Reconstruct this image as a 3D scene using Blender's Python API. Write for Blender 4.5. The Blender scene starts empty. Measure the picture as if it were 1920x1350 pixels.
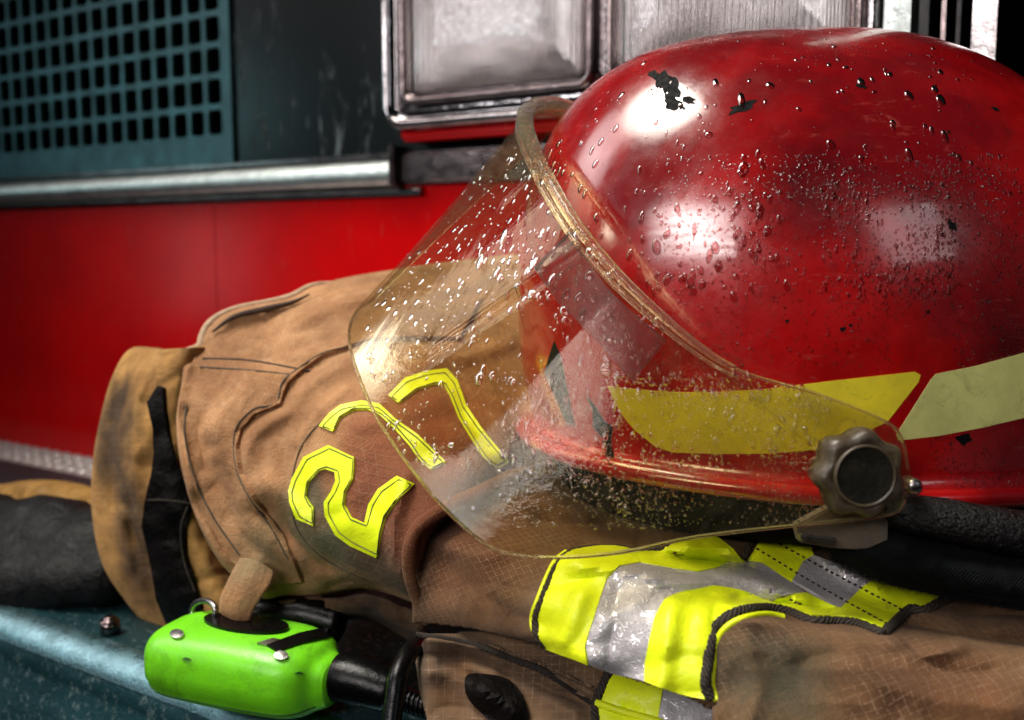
import bpy, bmesh, math, random
import numpy as np
from mathutils import Vector, Matrix, noise
from mathutils.bvhtree import BVHTree
from mathutils.geometry import delaunay_2d_cdt
random.seed(7); rng = np.random.default_rng(7)
R = math.radians
sc = bpy.context.scene
col = sc.collection

# ------------------------------------------------------------------ camera
# world: X runs along the truck, Y points into the truck, Z is up; bumper top is z = 0 (metres)
FPX = 1867.0
CAM = np.array([0, 0, .23])
YAW = math.atan2(2898, 1867)
FH = np.array([-math.cos(YAW), math.sin(YAW), 0.]); RT = np.array([math.sin(YAW), math.cos(YAW), 0.])
PITCH = math.atan(215 / FPX)
FW = FH * math.cos(PITCH) + np.array([0, 0, -math.sin(PITCH)])
UP = np.cross(RT, FW)
def P(px, py, d):
    return CAM + d * (FW + (px - 960) / FPX * RT - (py - 675) / FPX * UP)
def proj(v):
    q = np.asarray(v) - CAM
    d = q @ FW
    return 960 + FPX * (q @ RT) / d, 675 - FPX * (q @ UP) / d, d
def Wc(r, d, z):                                    # right, forward, height
    return RT * r + FH * d + np.array([0, 0, z])
def on_Y(px, py, Y):
    D = P(px, py, 1) - CAM
    return CAM + D * (Y / D[1])
def on_Z(px, py, Z):
    D = P(px, py, 1) - CAM
    return CAM + D * ((Z - CAM[2]) / D[2])

cd = bpy.data.cameras.new('camera'); cam = bpy.data.objects.new('camera', cd); col.objects.link(cam)
cam.matrix_world = Matrix(((RT[0], UP[0], -FW[0], CAM[0]), (RT[1], UP[1], -FW[1], CAM[1]), (RT[2], UP[2], -FW[2], CAM[2]), (0, 0, 0, 1)))
cd.sensor_width = 36; cd.lens = FPX / 1920 * 36; cd.clip_start = .01; cd.clip_end = 60
cd.dof.use_dof = True; cd.dof.focus_distance = .43; cd.dof.aperture_fstop = 8
sc.camera = cam

# ------------------------------------------------------------------ scene tree helpers
def tag(o, label=None, cat=None, group=None, kind=None):
    if label: o['label'] = label
    if cat: o['category'] = cat
    if group: o['group'] = group
    if kind: o['kind'] = kind
    return o
def empty(name, loc, label, cat, group=None):
    o = bpy.data.objects.new(name, None); col.objects.link(o); o.location = Vector(loc)
    o.empty_display_size = .02
    o.matrix_basis = Matrix.Translation(Vector(loc))
    return tag(o, label, cat, group)
def link(name, me, mat, parent=None, smooth=True, label=None, kind=None):
    o = bpy.data.objects.new(name, me); col.objects.link(o)
    if mat: me.materials.append(mat)
    if smooth:
        me.polygons.foreach_set('use_smooth', [True] * len(me.polygons))
    if parent:
        o.parent = parent
        t = Vector((0, 0, 0)); p = parent
        while p and p.type == 'EMPTY': t += p.location; p = p.parent
        o.matrix_parent_inverse = Matrix.Translation(-t)
    if label: o['label'] = label
    if kind: o['kind'] = kind
    return o
def mesh_from(name, V, F, uv=None):
    me = bpy.data.meshes.new(name); me.from_pydata([tuple(v) for v in V], [], [tuple(f) for f in F])
    if uv is not None:
        l = me.uv_layers.new(name='UVMap')
        idx = np.empty(len(me.loops), dtype=np.int64); me.loops.foreach_get('vertex_index', idx)
        l.data.foreach_set('uv', np.asarray(uv, dtype=np.float64)[idx].ravel())
    me.update()
    return me
def recalc(me):
    bm = bmesh.new(); bm.from_mesh(me); bmesh.ops.recalc_face_normals(bm, faces=bm.faces); bm.to_mesh(me); bm.free(); me.update(); return me
def cr_1d(A, n, closed=False):
    """Catmull-Rom upsample along axis 0"""
    A = np.asarray(A, float); m = len(A)
    if closed: E = np.concatenate([A[-1:], A, A[:2]]); segs = m
    else: E = np.concatenate([2 * A[:1] - A[1:2], A, 2 * A[-1:] - A[-2:-1]]); segs = m - 1
    out = []
    for i in range(segs):
        p0, p1, p2, p3 = E[i], E[i + 1], E[i + 2], E[i + 3]
        for k in range(n):
            t = k / n
            out.append(.5 * (2 * p1 + (p2 - p0) * t + (2 * p0 - 5 * p1 + 4 * p2 - p3) * t * t + (3 * p1 - p0 - 3 * p2 + p3) * t ** 3))
    if not closed: out.append(A[-1])
    return np.array(out)
def grid_up(ctrl, nr, nc):
    g = cr_1d(ctrl, nr)
    return np.swapaxes(cr_1d(np.swapaxes(g, 0, 1), nc), 0, 1)
def grid_mesh(name, G):
    nr, nc = G.shape[:2]
    V = G.reshape(-1, 3)
    F = [(i * nc + j, i * nc + j + 1, (i + 1) * nc + j + 1, (i + 1) * nc + j) for i in range(nr - 1) for j in range(nc - 1)]
    du = np.zeros((nr, nc)); du[:, 1:] = np.cumsum(np.linalg.norm(np.diff(G, axis=1), axis=2), axis=1)
    dv = np.zeros((nr, nc)); dv[1:, :] = np.cumsum(np.linalg.norm(np.diff(G, axis=0), axis=2), axis=0)
    du = np.broadcast_to(np.median(du - du[:, :1], axis=0)[None, :], (nr, nc)); dv = np.broadcast_to(np.median(dv, axis=1)[:, None], (nr, nc))
    uv = np.stack([du, dv], axis=2).reshape(-1, 2)
    a, b, c = G[nr // 2, nc // 2], G[nr // 2, nc // 2 + 1], G[nr // 2 + 1, nc // 2]
    if np.dot(np.cross(b - a, c - a), CAM - a) < 0: F = [f[::-1] for f in F]
    return mesh_from(name, V, F, uv)
def segdist(px, py, line):
    best = np.full(np.shape(px), 1e9)
    for (x0, y0), (x1, y1) in zip(line[:-1], line[1:]):
        dx, dy = x1 - x0, y1 - y0
        t = np.clip(((px - x0) * dx + (py - y0) * dy) / (dx * dx + dy * dy), 0, 1)
        best = np.minimum(best, np.hypot(px - x0 - t * dx, py - y0 - t * dy))
    return best
def wrinkle(G, ridges, wt=None, nz=0., nsc=18.):
    """push cloth along the sight line: ridges = (line, width px, height m)"""
    S = G.shape; V = G.reshape(-1, 3).copy()
    px, py, d = proj(V)
    sh = np.zeros(len(V))
    for line, w, h in ridges:
        if len(line) > 2: line = [tuple(q) for q in cr_1d(np.array(line, float), 6)]
        sh += h * np.exp(-(segdist(px, py, line) / w) ** 1.5)
    if nz:
        sh += np.array([nz * noise.fractal(Vector(v) * nsc, .9, 2., 4) for v in V])
        sh += np.array([-nz * 1.1 * max(0, 1 - abs(noise.noise(Vector((v[0] * nsc * .9 + 5, v[1] * nsc * .9, v[2] * nsc * 1.6)))) * 3.2) ** 2 for v in V])
        sh += np.array([nz * .8 * max(0, 1 - abs(noise.noise(Vector((v[0] * nsc * 1.3, v[1] * nsc * 1.3 + 9, v[2] * nsc * .8)))) * 4) ** 2 for v in V])
    if wt is not None: sh *= wt.reshape(-1)
    D = V - CAM; D /= np.linalg.norm(D, axis=1)[:, None]
    return (V - D * sh[:, None]).reshape(S)
def bvh_of(me):
    return BVHTree.FromPolygons([v.co.copy() for v in me.vertices], [tuple(p.vertices) for p in me.polygons])
def hit(px, py, trees):
    D = Vector(P(px, py, 1) - CAM).normalized(); best = None
    for t in trees:
        h = t.ray_cast(Vector(CAM), D)
        if h[0] is not None and (best is None or h[3] < best[2]):
            n = h[1] if h[1].dot(D) < 0 else -h[1]
            best = (h[0], n, h[3])
    return best
def drape(name, poly, trees, mat, parent, off=.0006, thick=.0008, step=9, label=None, smooth_n=True, spl=0, dome=0):
    """a real patch of material laid on a surface: an outline, triangulated finely and set on the surface"""
    if spl: poly = [tuple(q) for q in cr_1d(np.array(poly, float), spl, closed=True)]
    pts = []
    n = len(poly)
    for i in range(n):
        a = np.array(poly[i], float); b = np.array(poly[(i + 1) % n], float)
        k = max(1, int(np.linalg.norm(b - a) / step))
        for j in range(k): pts.append(a + (b - a) * j / k)
    nb = len(pts)
    A = np.array(pts); x0, y0 = A.min(0); x1, y1 = A.max(0)
    def inside(x, y):
        c = False
        for i in range(nb):
            (xa, ya), (xb, yb) = A[i], A[(i + 1) % nb]
            if (ya > y) != (yb > y) and x < (xb - xa) * (y - ya) / (yb - ya + 1e-12) + xa: c = not c
        return c
    loopl = [tuple(p) for p in A] + [tuple(A[0])]
    gy = y0 + step / 2
    while gy < y1:
        gx = x0 + step / 2
        while gx < x1:
            if inside(gx, gy) and segdist(gx, gy, loopl) > step * .45: pts.append(np.array([gx, gy]))
            gx += step
        gy += step
    r = delaunay_2d_cdt([Vector(p) for p in pts], [], [list(range(nb))], 1, 1e-5)
    V2, F = r[0], r[2]
    H = []; last = None
    for v in V2:
        h = hit(v.x, v.y, trees)
        H.append(h)
    ok = [h for h in H if h]
    if not ok: print('drape miss', name); return None
    tx = np.array([[v.x, v.y] for v, h in zip(V2, H) if h])
    V = []; N = []
    for v, h in zip(V2, H):
        if h is None:
            k = int(np.argmin(((tx - np.array([v.x, v.y])) ** 2).sum(1))); h = ok[k]
            q = P(v.x, v.y, 1) - CAM; q /= np.linalg.norm(q); co = Vector(CAM + q * h[2]); h = (co, h[1], h[2])
        V.append(h[0]); N.append(h[1])
    # smooth normals over the neighbours
    if smooth_n:
        adj = [set() for _ in V]
        for f in F:
            for i in range(len(f)): adj[f[i]].add(f[i - 1]); adj[f[i - 1]].add(f[i])
        for _ in range(3):
            N = [(N[i] + sum((N[j] for j in adj[i]), Vector())).normalized() for i in range(len(V))]
    edge = segdist(np.array([v.x for v in V2]), np.array([v.y for v in V2]), loopl)
    lift = [off + thick + (dome * (1 - math.exp(-(e / 14.) ** 2)) if dome else 0) for e in edge]
    top = [np.array(V[i] + N[i] * lift[i]) for i in range(len(V))]
    bot = [np.array(V[i] - N[i] * .0006) for i in range(len(V))]
    m = len(V)
    ff = []
    ec = {}
    for f in F:
        f = list(f)
        a, b, c = (top[f[0]], top[f[1]], top[f[2]])
        if np.dot(np.cross(b - a, c - a), CAM - a) < 0: f.reverse()
        ff.append(tuple(f))
        for i in range(len(f)): ec[(f[i], f[(i + 1) % len(f)])] = 1
    F = list(ff)
    for (i, j) in ec:
        if (j, i) not in ec: ff.append((j, i, i + m, j + m))
    for f in F: ff.append(tuple(k + m for k in reversed(f)))
    uv = []
    for v, h in zip(V2, V):
        dd = (np.array(h) - CAM) @ FW
        uv.append((v.x * dd / FPX, v.y * dd / FPX))
    me = mesh_from(name, top + bot, ff, uv + uv); o = link(name, me, mat, parent, label=label); me.set_sharp_from_angle(angle=R(50)); return o
def tube(name, pts, rad, mat, parent, seg=10, label=None, cap=True, up=8, rough=0., kind=None, spline=True, flat=1.):
    A = cr_1d(np.array(pts, float), up) if spline and len(pts) > 2 else np.array(pts, float)
    n = len(A)
    rr = np.interp(np.linspace(0, 1, n), np.linspace(0, 1, len(rad)), rad) if hasattr(rad, '__len__') else np.full(n, rad)
    V = []; F = []
    T = np.gradient(A, axis=0); T /= np.linalg.norm(T, axis=1)[:, None] + 1e-12
    u = np.cross(T[0], [0, 0, 1.]);
    if np.linalg.norm(u) < .1: u = np.cross(T[0], [1., 0, 0])
    u /= np.linalg.norm(u)
    for i in range(n):
        u = u - T[i] * (u @ T[i]); u /= np.linalg.norm(u); w = np.cross(T[i], u)
        for k in range(seg):
            a = 2 * math.pi * k / seg
            q = rr[i] * (1 + rough * (rng.random() - .5))
            V.append(A[i] + q * (u * math.cos(a) + w * math.sin(a) * flat))
    for i in range(n - 1):
        for k in range(seg):
            F.append((i * seg + k, i * seg + (k + 1) % seg, (i + 1) * seg + (k + 1) % seg, (i + 1) * seg + k))
    if cap:
        F.append(tuple(reversed(range(seg)))); F.append(tuple(range((n - 1) * seg, n * seg)))
    L = np.concatenate([[0], np.cumsum(np.linalg.norm(np.diff(A, axis=0), axis=1))])
    uv = [(L[i], k / seg * 2 * math.pi * rr[i]) for i in range(n) for k in range(seg)]
    return link(name, recalc(mesh_from(name, V, F, uv)), mat, parent, label=label, kind=kind)
def on_surf(line, trees, lift, step=6, spl=True):
    """a px polyline laid on surfaces -> world points"""
    L = cr_1d(np.array(line, float), 8) if spl and len(line) > 2 else np.array(line, float)
    d = np.concatenate([[0], np.cumsum(np.hypot(*np.diff(L, axis=0).T))])
    k = max(3, int(d[-1] / step)); s = np.linspace(0, d[-1], k)
    L = np.stack([np.interp(s, d, L[:, 0]), np.interp(s, d, L[:, 1])], 1)
    out = []; ds = []
    for x, y in L:
        h = hit(x, y, trees)
        ds.append(h[2] if h else None)
    good = [q for q in ds if q is not None]
    for i, q in enumerate(ds):
        if q is None: ds[i] = next((ds[j] for j in range(i - 1, -1, -1) if ds[j] is not None), good[0])
    ds = np.array(ds)
    if len(ds) > 4: ds = np.convolve(np.pad(ds, 2, mode='edge'), np.ones(5) / 5, mode='valid')
    for (x, y), q in zip(L, ds):
        D = P(x, y, 1) - CAM; D /= np.linalg.norm(D)
        out.append(CAM + D * (q - lift))
    return out

# ------------------------------------------------------------------ materials
class NT:
    def __init__(s, name):
        s.m = bpy.data.materials.new(name); s.m.use_nodes = True; s.t = s.m.node_tree; s.t.nodes.clear()
        s.out = s.n('ShaderNodeOutputMaterial')
    def n(s, typ, **kw):
        o = s.t.nodes.new(typ)
        for k, v in kw.items():
            if k.startswith('i_'): o.inputs[k[2:].replace('_', ' ')].default_value = v
            else: setattr(o, k, v)
        return o
    def l(s, a, b): s.t.links.new(a, b)
    def math(s, op, a, b=None, c=None, clamp=False):
        o = s.n('ShaderNodeMath', operation=op, use_clamp=clamp)
        for i, v in enumerate((a, b, c)):
            if v is None: continue
            if hasattr(v, 'is_linked') or hasattr(v, 'links'): s.l(v, o.inputs[i])
            else: o.inputs[i].default_value = v
        return o.outputs[0]
    def noise(s, vec, scale, detail=4, rough=.6, dist=0.):
        o = s.n('ShaderNodeTexNoise'); o.inputs['Scale'].default_value = scale; o.inputs['Detail'].default_value = detail
        o.inputs['Roughness'].default_value = rough; o.inputs['Distortion'].default_value = dist
        if vec is not None: s.l(vec, o.inputs['Vector'])
        return o.outputs['Fac']
    def ramp(s, f, a, b, va=0., vb=1.):
        o = s.n('ShaderNodeMapRange'); o.inputs[1].default_value = a; o.inputs[2].default_value = b; o.inputs[3].default_value = va; o.inputs[4].default_value = vb
        s.l(f, o.inputs[0]); return o.outputs[0]
    def mix(s, f, a, b):
        o = s.n('ShaderNodeMix', data_type='RGBA')
        for i, v in ((0, f), (6, a), (7, b)):
            if hasattr(v, 'links'): s.l(v, o.inputs[i])
            else: o.inputs[i].default_value = v if i == 0 else (*v[:3], 1)
        return o.outputs[2]
    def geo(s): return s.n('ShaderNodeNewGeometry').outputs['Position']
    def uv(s): return s.n('ShaderNodeUVMap', uv_map='UVMap').outputs[0]
    def bump(s, h, strength, dist=.001, prev=None):
        o = s.n('ShaderNodeBump'); o.inputs['Strength'].default_value = strength; o.inputs['Distance'].default_value = dist
        s.l(h, o.inputs['Height'])
        if prev is not None: s.l(prev, o.inputs['Normal'])
        return o.outputs[0]
    def bsdf(s, base, rough=.5, metal=0., nrm=None, **kw):
        o = s.n('ShaderNodeBsdfPrincipled')
        for k, v in (('Base Color', base), ('Roughness', rough), ('Metallic', metal)):
            if hasattr(v, 'links'): s.l(v, o.inputs[k])
            else: o.inputs[k].default_value = (*v, 1) if k == 'Base Color' else v
        if nrm is not None: s.l(nrm, o.inputs['Normal'])
        for k, v in kw.items():
            k = k.replace('_', ' ')
            if hasattr(v, 'links'): s.l(v, o.inputs[k])
            else: o.inputs[k].default_value = v
        s.l(o.outputs[0], s.out.inputs[0]); return s.m
def vmap(m, vec, scale):
    o = m.n('ShaderNodeMapping'); o.inputs['Scale'].default_value = scale; m.l(vec, o.inputs[0]); return o.outputs[0]

def fabric(name, base, dark, light, spots=(), rip=.5, weave=1., pitch=.0042, rough=.85, rot=0.):
    m = NT(name); g = m.geo(); u = m.uv()
    big = m.ramp(m.noise(g, 14, 5, .65), .38, .62)
    c = m.mix(big, base, dark)
    med = m.ramp(m.noise(g, 55, 6, .7, .6), .45, .75)
    c = m.mix(m.math('MULTIPLY', med, .45), c, dark)
    c = m.mix(m.math('MULTIPLY', m.ramp(m.noise(g, 30, 5, .7, .3), .5, .8), .6), c, light)
    warp = m.noise(g, 40, 2)
    c = m.mix(m.math('MULTIPLY', m.ramp(m.noise(g, 26, 7, .75, .8), .54, .72), .55), c, tuple(x * .3 for x in dark))
    for p, r, cc, s in spots:
        v = m.n('ShaderNodeVectorMath', operation='DISTANCE'); m.l(g, v.inputs[0]); v.inputs[1].default_value = tuple(p)
        dd = m.math('ADD', v.outputs['Value'], m.math('MULTIPLY', m.math('SUBTRACT', warp, .5), r * 1.1))
        f = m.ramp(dd, r, r * .25, 0., s)
        c = m.mix(f, c, cc)
    # rip-stop threads and the fine weave
    mp = m.n('ShaderNodeMapping'); mp.inputs['Rotation'].default_value = (0, 0, rot); m.l(u, mp.inputs[0])
    sx = m.n('ShaderNodeSeparateXYZ'); m.l(mp.outputs[0], sx.inputs[0])
    wob = m.math('ADD', m.math('MULTIPLY', m.math('SUBTRACT', m.noise(g, 90, 2), .5), .0012), m.math('MULTIPLY', m.math('SUBTRACT', m.noise(g, 12, 2), .5), .010))
    U = m.math('ADD', sx.outputs[0], wob); V = m.math('ADD', sx.outputs[1], wob)
    def thread(x):
        f = m.math('FRACT', m.math('DIVIDE', x, pitch))
        return m.ramp(m.math('ABSOLUTE', m.math('SUBTRACT', f, .5)), .43, .49)
    th = m.math('MAXIMUM', thread(U), thread(V))
    fleck = m.ramp(m.noise(g, 1500, 2, .7), .42, .58)
    patch = m.ramp(m.noise(g, 32, 4), .38, .62, .08, 1.)
    tf = m.math('MULTIPLY', m.math('MULTIPLY', th, fleck), m.math('MULTIPLY', patch, rip))
    fl2 = m.math('MULTIPLY', m.ramp(m.noise(g, 2300, 1, .6), .6, .75), .35 * rip)
    tf = m.math('MAXIMUM', tf, fl2)
    c = m.mix(tf, c, tuple(min(.8, x * 1.5 + .16) for x in light))
    wp = .0013
    wv = m.math('MULTIPLY', m.math('SINE', m.math('MULTIPLY', U, 2 * math.pi / wp)), m.math('SINE', m.math('MULTIPLY', V, 2 * math.pi / wp)))
    c = m.mix(m.math('MULTIPLY', m.ramp(wv, -.2, 1., 0, 1), .7 * weave), c, tuple(x * .35 for x in dark))
    h = m.math('ADD', m.math('MULTIPLY', wv, .0002 * weave), m.math('ADD', m.math('MULTIPLY', m.noise(g, 260, 4, .7), .0012), m.math('MULTIPLY', th, .00012)))
    b = m.n('ShaderNodeBump'); b.inputs['Distance'].default_value = 1.; b.inputs['Strength'].default_value = 1.; m.l(h, b.inputs['Height'])
    return m.bsdf(c, rough, nrm=b.outputs[0], Sheen_Weight=.04, Specular_IOR_Level=.25)

TAN = (.45, .235, .105); TAND = (.22, .10, .04); TANL = (.56, .34, .18)
def SP(px, py, d, r, c, s): return (P(px, py, d), r, c, s)
RUST = (.21, .045, .013); DK = (.035, .02, .012); GRN = (.10, .115, .06)
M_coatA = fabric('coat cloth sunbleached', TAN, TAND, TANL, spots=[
    SP(820, 850, .47, .065, RUST, 1.), SP(720, 900, .47, .055, (.19, .06, .025), .95), SP(760, 1000, .455, .05, (.13, .04, .018), .95), SP(960, 880, .48, .04, DK, .6),
    SP(620, 1050, .485, .028, (.06, .065, .045), .8), SP(560, 1010, .49, .03, GRN, .7), SP(480, 1040, .51, .022, GRN, .6), SP(720, 1110, .47, .035, (.07, .05, .03), .8), SP(590, 1130, .5, .03, DK, .5),
    SP(580, 930, .49, .016, (.07, .085, .06), .6)], rip=.20, weave=.35)
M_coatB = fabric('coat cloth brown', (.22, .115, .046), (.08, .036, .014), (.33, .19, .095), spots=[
    SP(900, 980, .45, .05, (.12, .035, .012), .8), SP(1100, 960, .46, .06, (.10, .035, .012), .7), SP(1450, 1290, .35, .026, (.055, .09, .06), .55), SP(1000, 1130, .39, .02, (.30, .21, .15), .5),  # the green spot is a lens colour cast painted into the cloth
    SP(1800, 1280, .34, .04, (.17, .062, .02), .6)], rip=.62, weave=1., rot=.4)
M_coatC = fabric('coat cloth under fold', (.25, .15, .08), (.11, .06, .03), (.34, .22, .13), spots=[SP(840, 1210, .44, .03, DK, .8), SP(860, 1290, .43, .015, (.3, .14, .05), .6)], rip=.7)
M_coatD = fabric('shade-dark underside cloth', (.10, .05, .022), (.02, .012, .008), (.2, .11, .05), rip=.2)  # colour darkened for the shadow between the roll and the radio
M_cuff = fabric('coat cuff ochre', (.50, .265, .075), (.25, .12, .035), (.55, .33, .12), spots=[
    SP(200, 780, .6, .036, DK, .9), SP(205, 850, .6, .038, DK, .9), SP(245, 985, .59, .032, DK, .85), SP(275, 1060, .59, .032, DK, .8), SP(300, 850, .58, .014, DK, .4)], rip=.15, weave=.5)  # dark blotches paint in the shadows at the cuff's left edge
def simple(name, base, rough=.5, metal=0., nscale=60, var=.35, bump=.3, bscale=300, bdist=.0006, coat=0., dirt=None, dirtf=.5, **kw):
    m = NT(name); g = m.geo()
    n = m.ramp(m.noise(g, nscale, 6, .65), .35, .7)
    c = m.mix(n, base, tuple(x * (1 - var) for x in base))
    if dirt: c = m.mix(m.math('MULTIPLY', m.ramp(m.noise(g, nscale * .7, 6, .75, .5), .5, .68), dirtf), c, dirt)
    rr = m.ramp(m.noise(g, nscale * 2, 4), .3, .7, rough * .75, min(1, rough * 1.3))
    b = m.bump(m.noise(g, bscale, 4, .65), bump, bdist)
    return m.bsdf(c, rr, metal, b, Coat_Weight=coat, Coat_Roughness=.06, **kw)
def lime_mat(name, base=(.62, .82, .01)):
    m = NT(name); g = m.geo()
    n = m.ramp(m.noise(g, 45, 6, .7, .4), .4, .72)
    c = m.mix(n, base, (base[0] * .86, base[1] * .88, .01))
    c = m.mix(m.math('MULTIPLY', m.ramp(m.noise(g, 170, 5, .8, .8), .58, .75), .6), c, (.26, .30, .05))
    b = m.bump(m.noise(g, 140, 5, .6, .5), .5, .0012)
    return m.bsdf(c, .38, 0, b, Specular_IOR_Level=.35)
M_lime = lime_mat('fluorescent lime trim', (.74, .86, .012))
M_limed = lime_mat('fluorescent lime patch', (.72, .86, .012))
def silver_mat():
    m = NT('wet silver reflective trim'); g = m.geo()
    v = m.n('ShaderNodeTexNoise'); v.inputs['Scale'].default_value = 330; v.inputs['Detail'].default_value = 3; v.inputs['Distortion'].default_value = 1.6; m.l(g, v.inputs['Vector'])
    w = m.ramp(v.outputs['Fac'], .50, .57)
    c = m.mix(m.ramp(m.noise(g, 40, 4), .3, .7), (.33, .31, .33), (.46, .44, .46))
    c = m.mix(m.math('MULTIPLY', w, .55), c, (.66, .66, .68))
    rr = m.ramp(w, 0, 1, .5, .12)
    b = m.bump(w, .35, .0006)
    return m.bsdf(c, rr, .3, b)
M_silver = silver_mat()
def rope_mat():
    m = NT('dark twisted piping cord'); g = m.geo(); sx = m.n('ShaderNodeSeparateXYZ'); m.l(m.uv(), sx.inputs[0])
    tw = m.math('SINE', m.math('MULTIPLY', m.math('ADD', sx.outputs[0], sx.outputs[1]), 2 * math.pi / .0022))
    tw = m.math('MULTIPLY', tw, .45); n = m.noise(g, 900, 3, .7)
    c = m.mix(m.ramp(m.math('ADD', tw, m.math('MULTIPLY', n, 2)), 0, 2.2), (.010, .008, .007), (.085, .070, .058))
    return m.bsdf(c, .85, 0, m.bump(m.math('ADD', tw, n), .9, .0006), Specular_IOR_Level=.15)
M_rope = rope_mat()
M_black = simple('black rubber', (.0015, .0015, .002), .28, Specular_IOR_Level=.2, nscale=80, bump=.4)
M_blackwet = simple('wet black padding', (.0025, .0025, .003), .34, Specular_IOR_Level=.25, nscale=120, bump=1., bscale=420, bdist=.0022)
M_liner = simple('helmet liner', (.003, .0025, .002), .9, Specular_IOR_Level=.05, nscale=80, bump=.5)
M_knit = NT('black knitted cloth')
g = M_knit.geo(); u = M_knit.uv(); sx = M_knit.n('ShaderNodeSeparateXYZ'); M_knit.l(u, sx.inputs[0])
kn = M_knit.math('SINE', M_knit.math('MULTIPLY', sx.outputs[1], 2 * math.pi / .0017)); kn2 = M_knit.math('SINE', M_knit.math('MULTIPLY', sx.outputs[0], 2 * math.pi / .0013))
hh = M_knit.math('ADD', M_knit.math('MULTIPLY', kn, kn2), M_knit.math('MULTIPLY', M_knit.noise(g, 900, 3), 2.))
M_knit = M_knit.bsdf(M_knit.mix(M_knit.ramp(hh, 0, 2), (.001, .0012, .0014), (.009, .0105, .012)), .85, 0, M_knit.bump(hh, .8, .0006), Specular_IOR_Level=.06)
M_leather = simple('black leather strap', (.003, .002, .002), .5, Specular_IOR_Level=.1, nscale=90, bump=.8, bscale=260, bdist=.0015)
M_chrome = simple('chrome', (.42, .39, .40), .12, 1., nscale=30, var=.4, bump=.25, bscale=60, bdist=.002, dirt=(.10, .075, .07), dirtf=.7)
M_chromed = simple('dull chrome', (.26, .21, .21), .2, 1., nscale=45, var=.5, bump=.3, bscale=160, bdist=.001, dirt=(.06, .035, .035), dirtf=.8)
M_trim = simple('wet chrome strip', (.80, .90, .87), .38, 1., nscale=60, var=.35, bump=.7, bscale=180, bdist=.0016)
M_bolt = simple('steel', (.45, .43, .42), .3, 1., nscale=100)
M_bracket = simple('bracket plastic', (.13, .105, .08), .45, 0., nscale=70, var=.4, bump=.4, dirt=(.22, .19, .12), dirtf=.5)
M_teal = simple('teal tinted steel', (.040, .115, .13), .42, .55, nscale=20, var=.3, bump=.15, dirt=(.03, .07, .075))  # teal tint set in the base colour of the steel
M_void = simple('grille void', (.001, .001, .001), 1., Specular_IOR_Level=0.)
def panel_mat():
    m = NT('dark wet steel panel'); g = m.geo()
    st = m.noise(vmap(m, g, (1, 1, .22)), 120, 5, .75, .6)
    drip = m.ramp(st, .56, .68)
    msk = m.ramp(m.noise(vmap(m, g, (1, 1, .35)), 14, 3), .44, .60)
    f = m.math('MULTIPLY', drip, msk)
    c = m.mix(f, (.004, .006, .007), (.22, .28, .28))
    return m.bsdf(c, m.ramp(f, 0, 1, .25, .15), .6, m.bump(f, .7, .002))
M_panel = panel_mat()
def red_paint():
    m = NT('red truck paint'); g = m.geo()
    c = m.mix(m.ramp(m.noise(g, 9, 5, .6), .35, .7), (.62, .001, .002), (.46, .001, .003))
    drip = m.ramp(m.noise(vmap(m, g, (1, 1, .3)), 90, 5, .75, .4), .60, .72)
    c = m.mix(m.math('MULTIPLY', drip, .35), c, (.5, .10, .10))
    return m.bsdf(c, .3, 0, m.bump(drip, .5, .0012), Coat_Weight=.22, Coat_Roughness=.16, Specular_IOR_Level=.05)
M_red = red_paint()
def shell_mat():
    m = NT('scuffed red helmet shell'); g = m.geo()
    c = m.mix(m.ramp(m.noise(g, 8, 4, .6, .4), .40, .60), (.42, .0035, .004), (.15, .001, .003))
    for p_, r_, s_ in ((P(1520, 330, .39), .034, .75), (P(1380, 110, .47), .03, .6), (P(1860, 600, .40), .05, .6), (P(1700, 150, .45), .05, .45)):  # placed dark blotches: shade painted into the shell colour
        v_ = m.n('ShaderNodeVectorMath', operation='DISTANCE'); m.l(g, v_.inputs[0]); v_.inputs[1].default_value = tuple(p_)
        d_ = m.math('ADD', v_.outputs['Value'], m.math('MULTIPLY', m.math('SUBTRACT', m.noise(g, 45, 5, .7), .5), r_ * 1.2))
        c = m.mix(m.ramp(d_, r_, r_ * .2, 0, s_), c, (.03, .001, .003))
    c = m.mix(m.math('MULTIPLY', m.ramp(m.noise(g, 60, 7, .8, 1.), .54, .76), .55), c, (.035, .002, .004))
    c = m.mix(m.math('MULTIPLY', m.ramp(m.noise(vmap(m, g, (1, .4, 3)), 60, 5, .8, .5), .60, .72), .25), c, (.55, .12, .09))
    s = m.ramp(m.noise(g, 1400, 3, .8), .70, .74)
    c = m.mix(m.math('MULTIPLY', s, .5), c, (.5, .2, .17))
    r = m.ramp(m.noise(g, 50, 6, .7), .3, .72, .16, .36)
    h = m.math('ADD', m.noise(g, 35, 3, .5), m.math('MULTIPLY', m.noise(g, 600, 4, .6), .05))
    return m.bsdf(c, r, 0, m.bump(h, .2, .003), Coat_Weight=m.ramp(m.noise(g, 26, 7, .75, .8), .35, .62, 1., .55), Coat_Roughness=m.ramp(m.noise(g, 34, 7, .78, 1.), .42, .66, .05, .24), Coat_IOR=1.8)
M_shell = shell_mat()
def tape_mat(nm='dirty yellow reflective tape', a=(.85, .70, .03), b=(.55, .47, .03)):
    m = NT(nm); g = m.geo()
    c = m.mix(m.ramp(m.noise(g, 30, 6, .7), .35, .7), a, b)
    c = m.mix(m.math('MULTIPLY', m.ramp(m.noise(g, 75, 7, .8, 1.2), .55, .72), .7), c, (.19, .18, .05))
    c = m.mix(m.ramp(m.noise(g, 260, 4, .8), .68, .74), c, (.09, .08, .04))
    return m.bsdf(c, .38, .0, m.bump(m.noise(g, 1200, 2), .15, .0004), Coat_Weight=.25)
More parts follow.
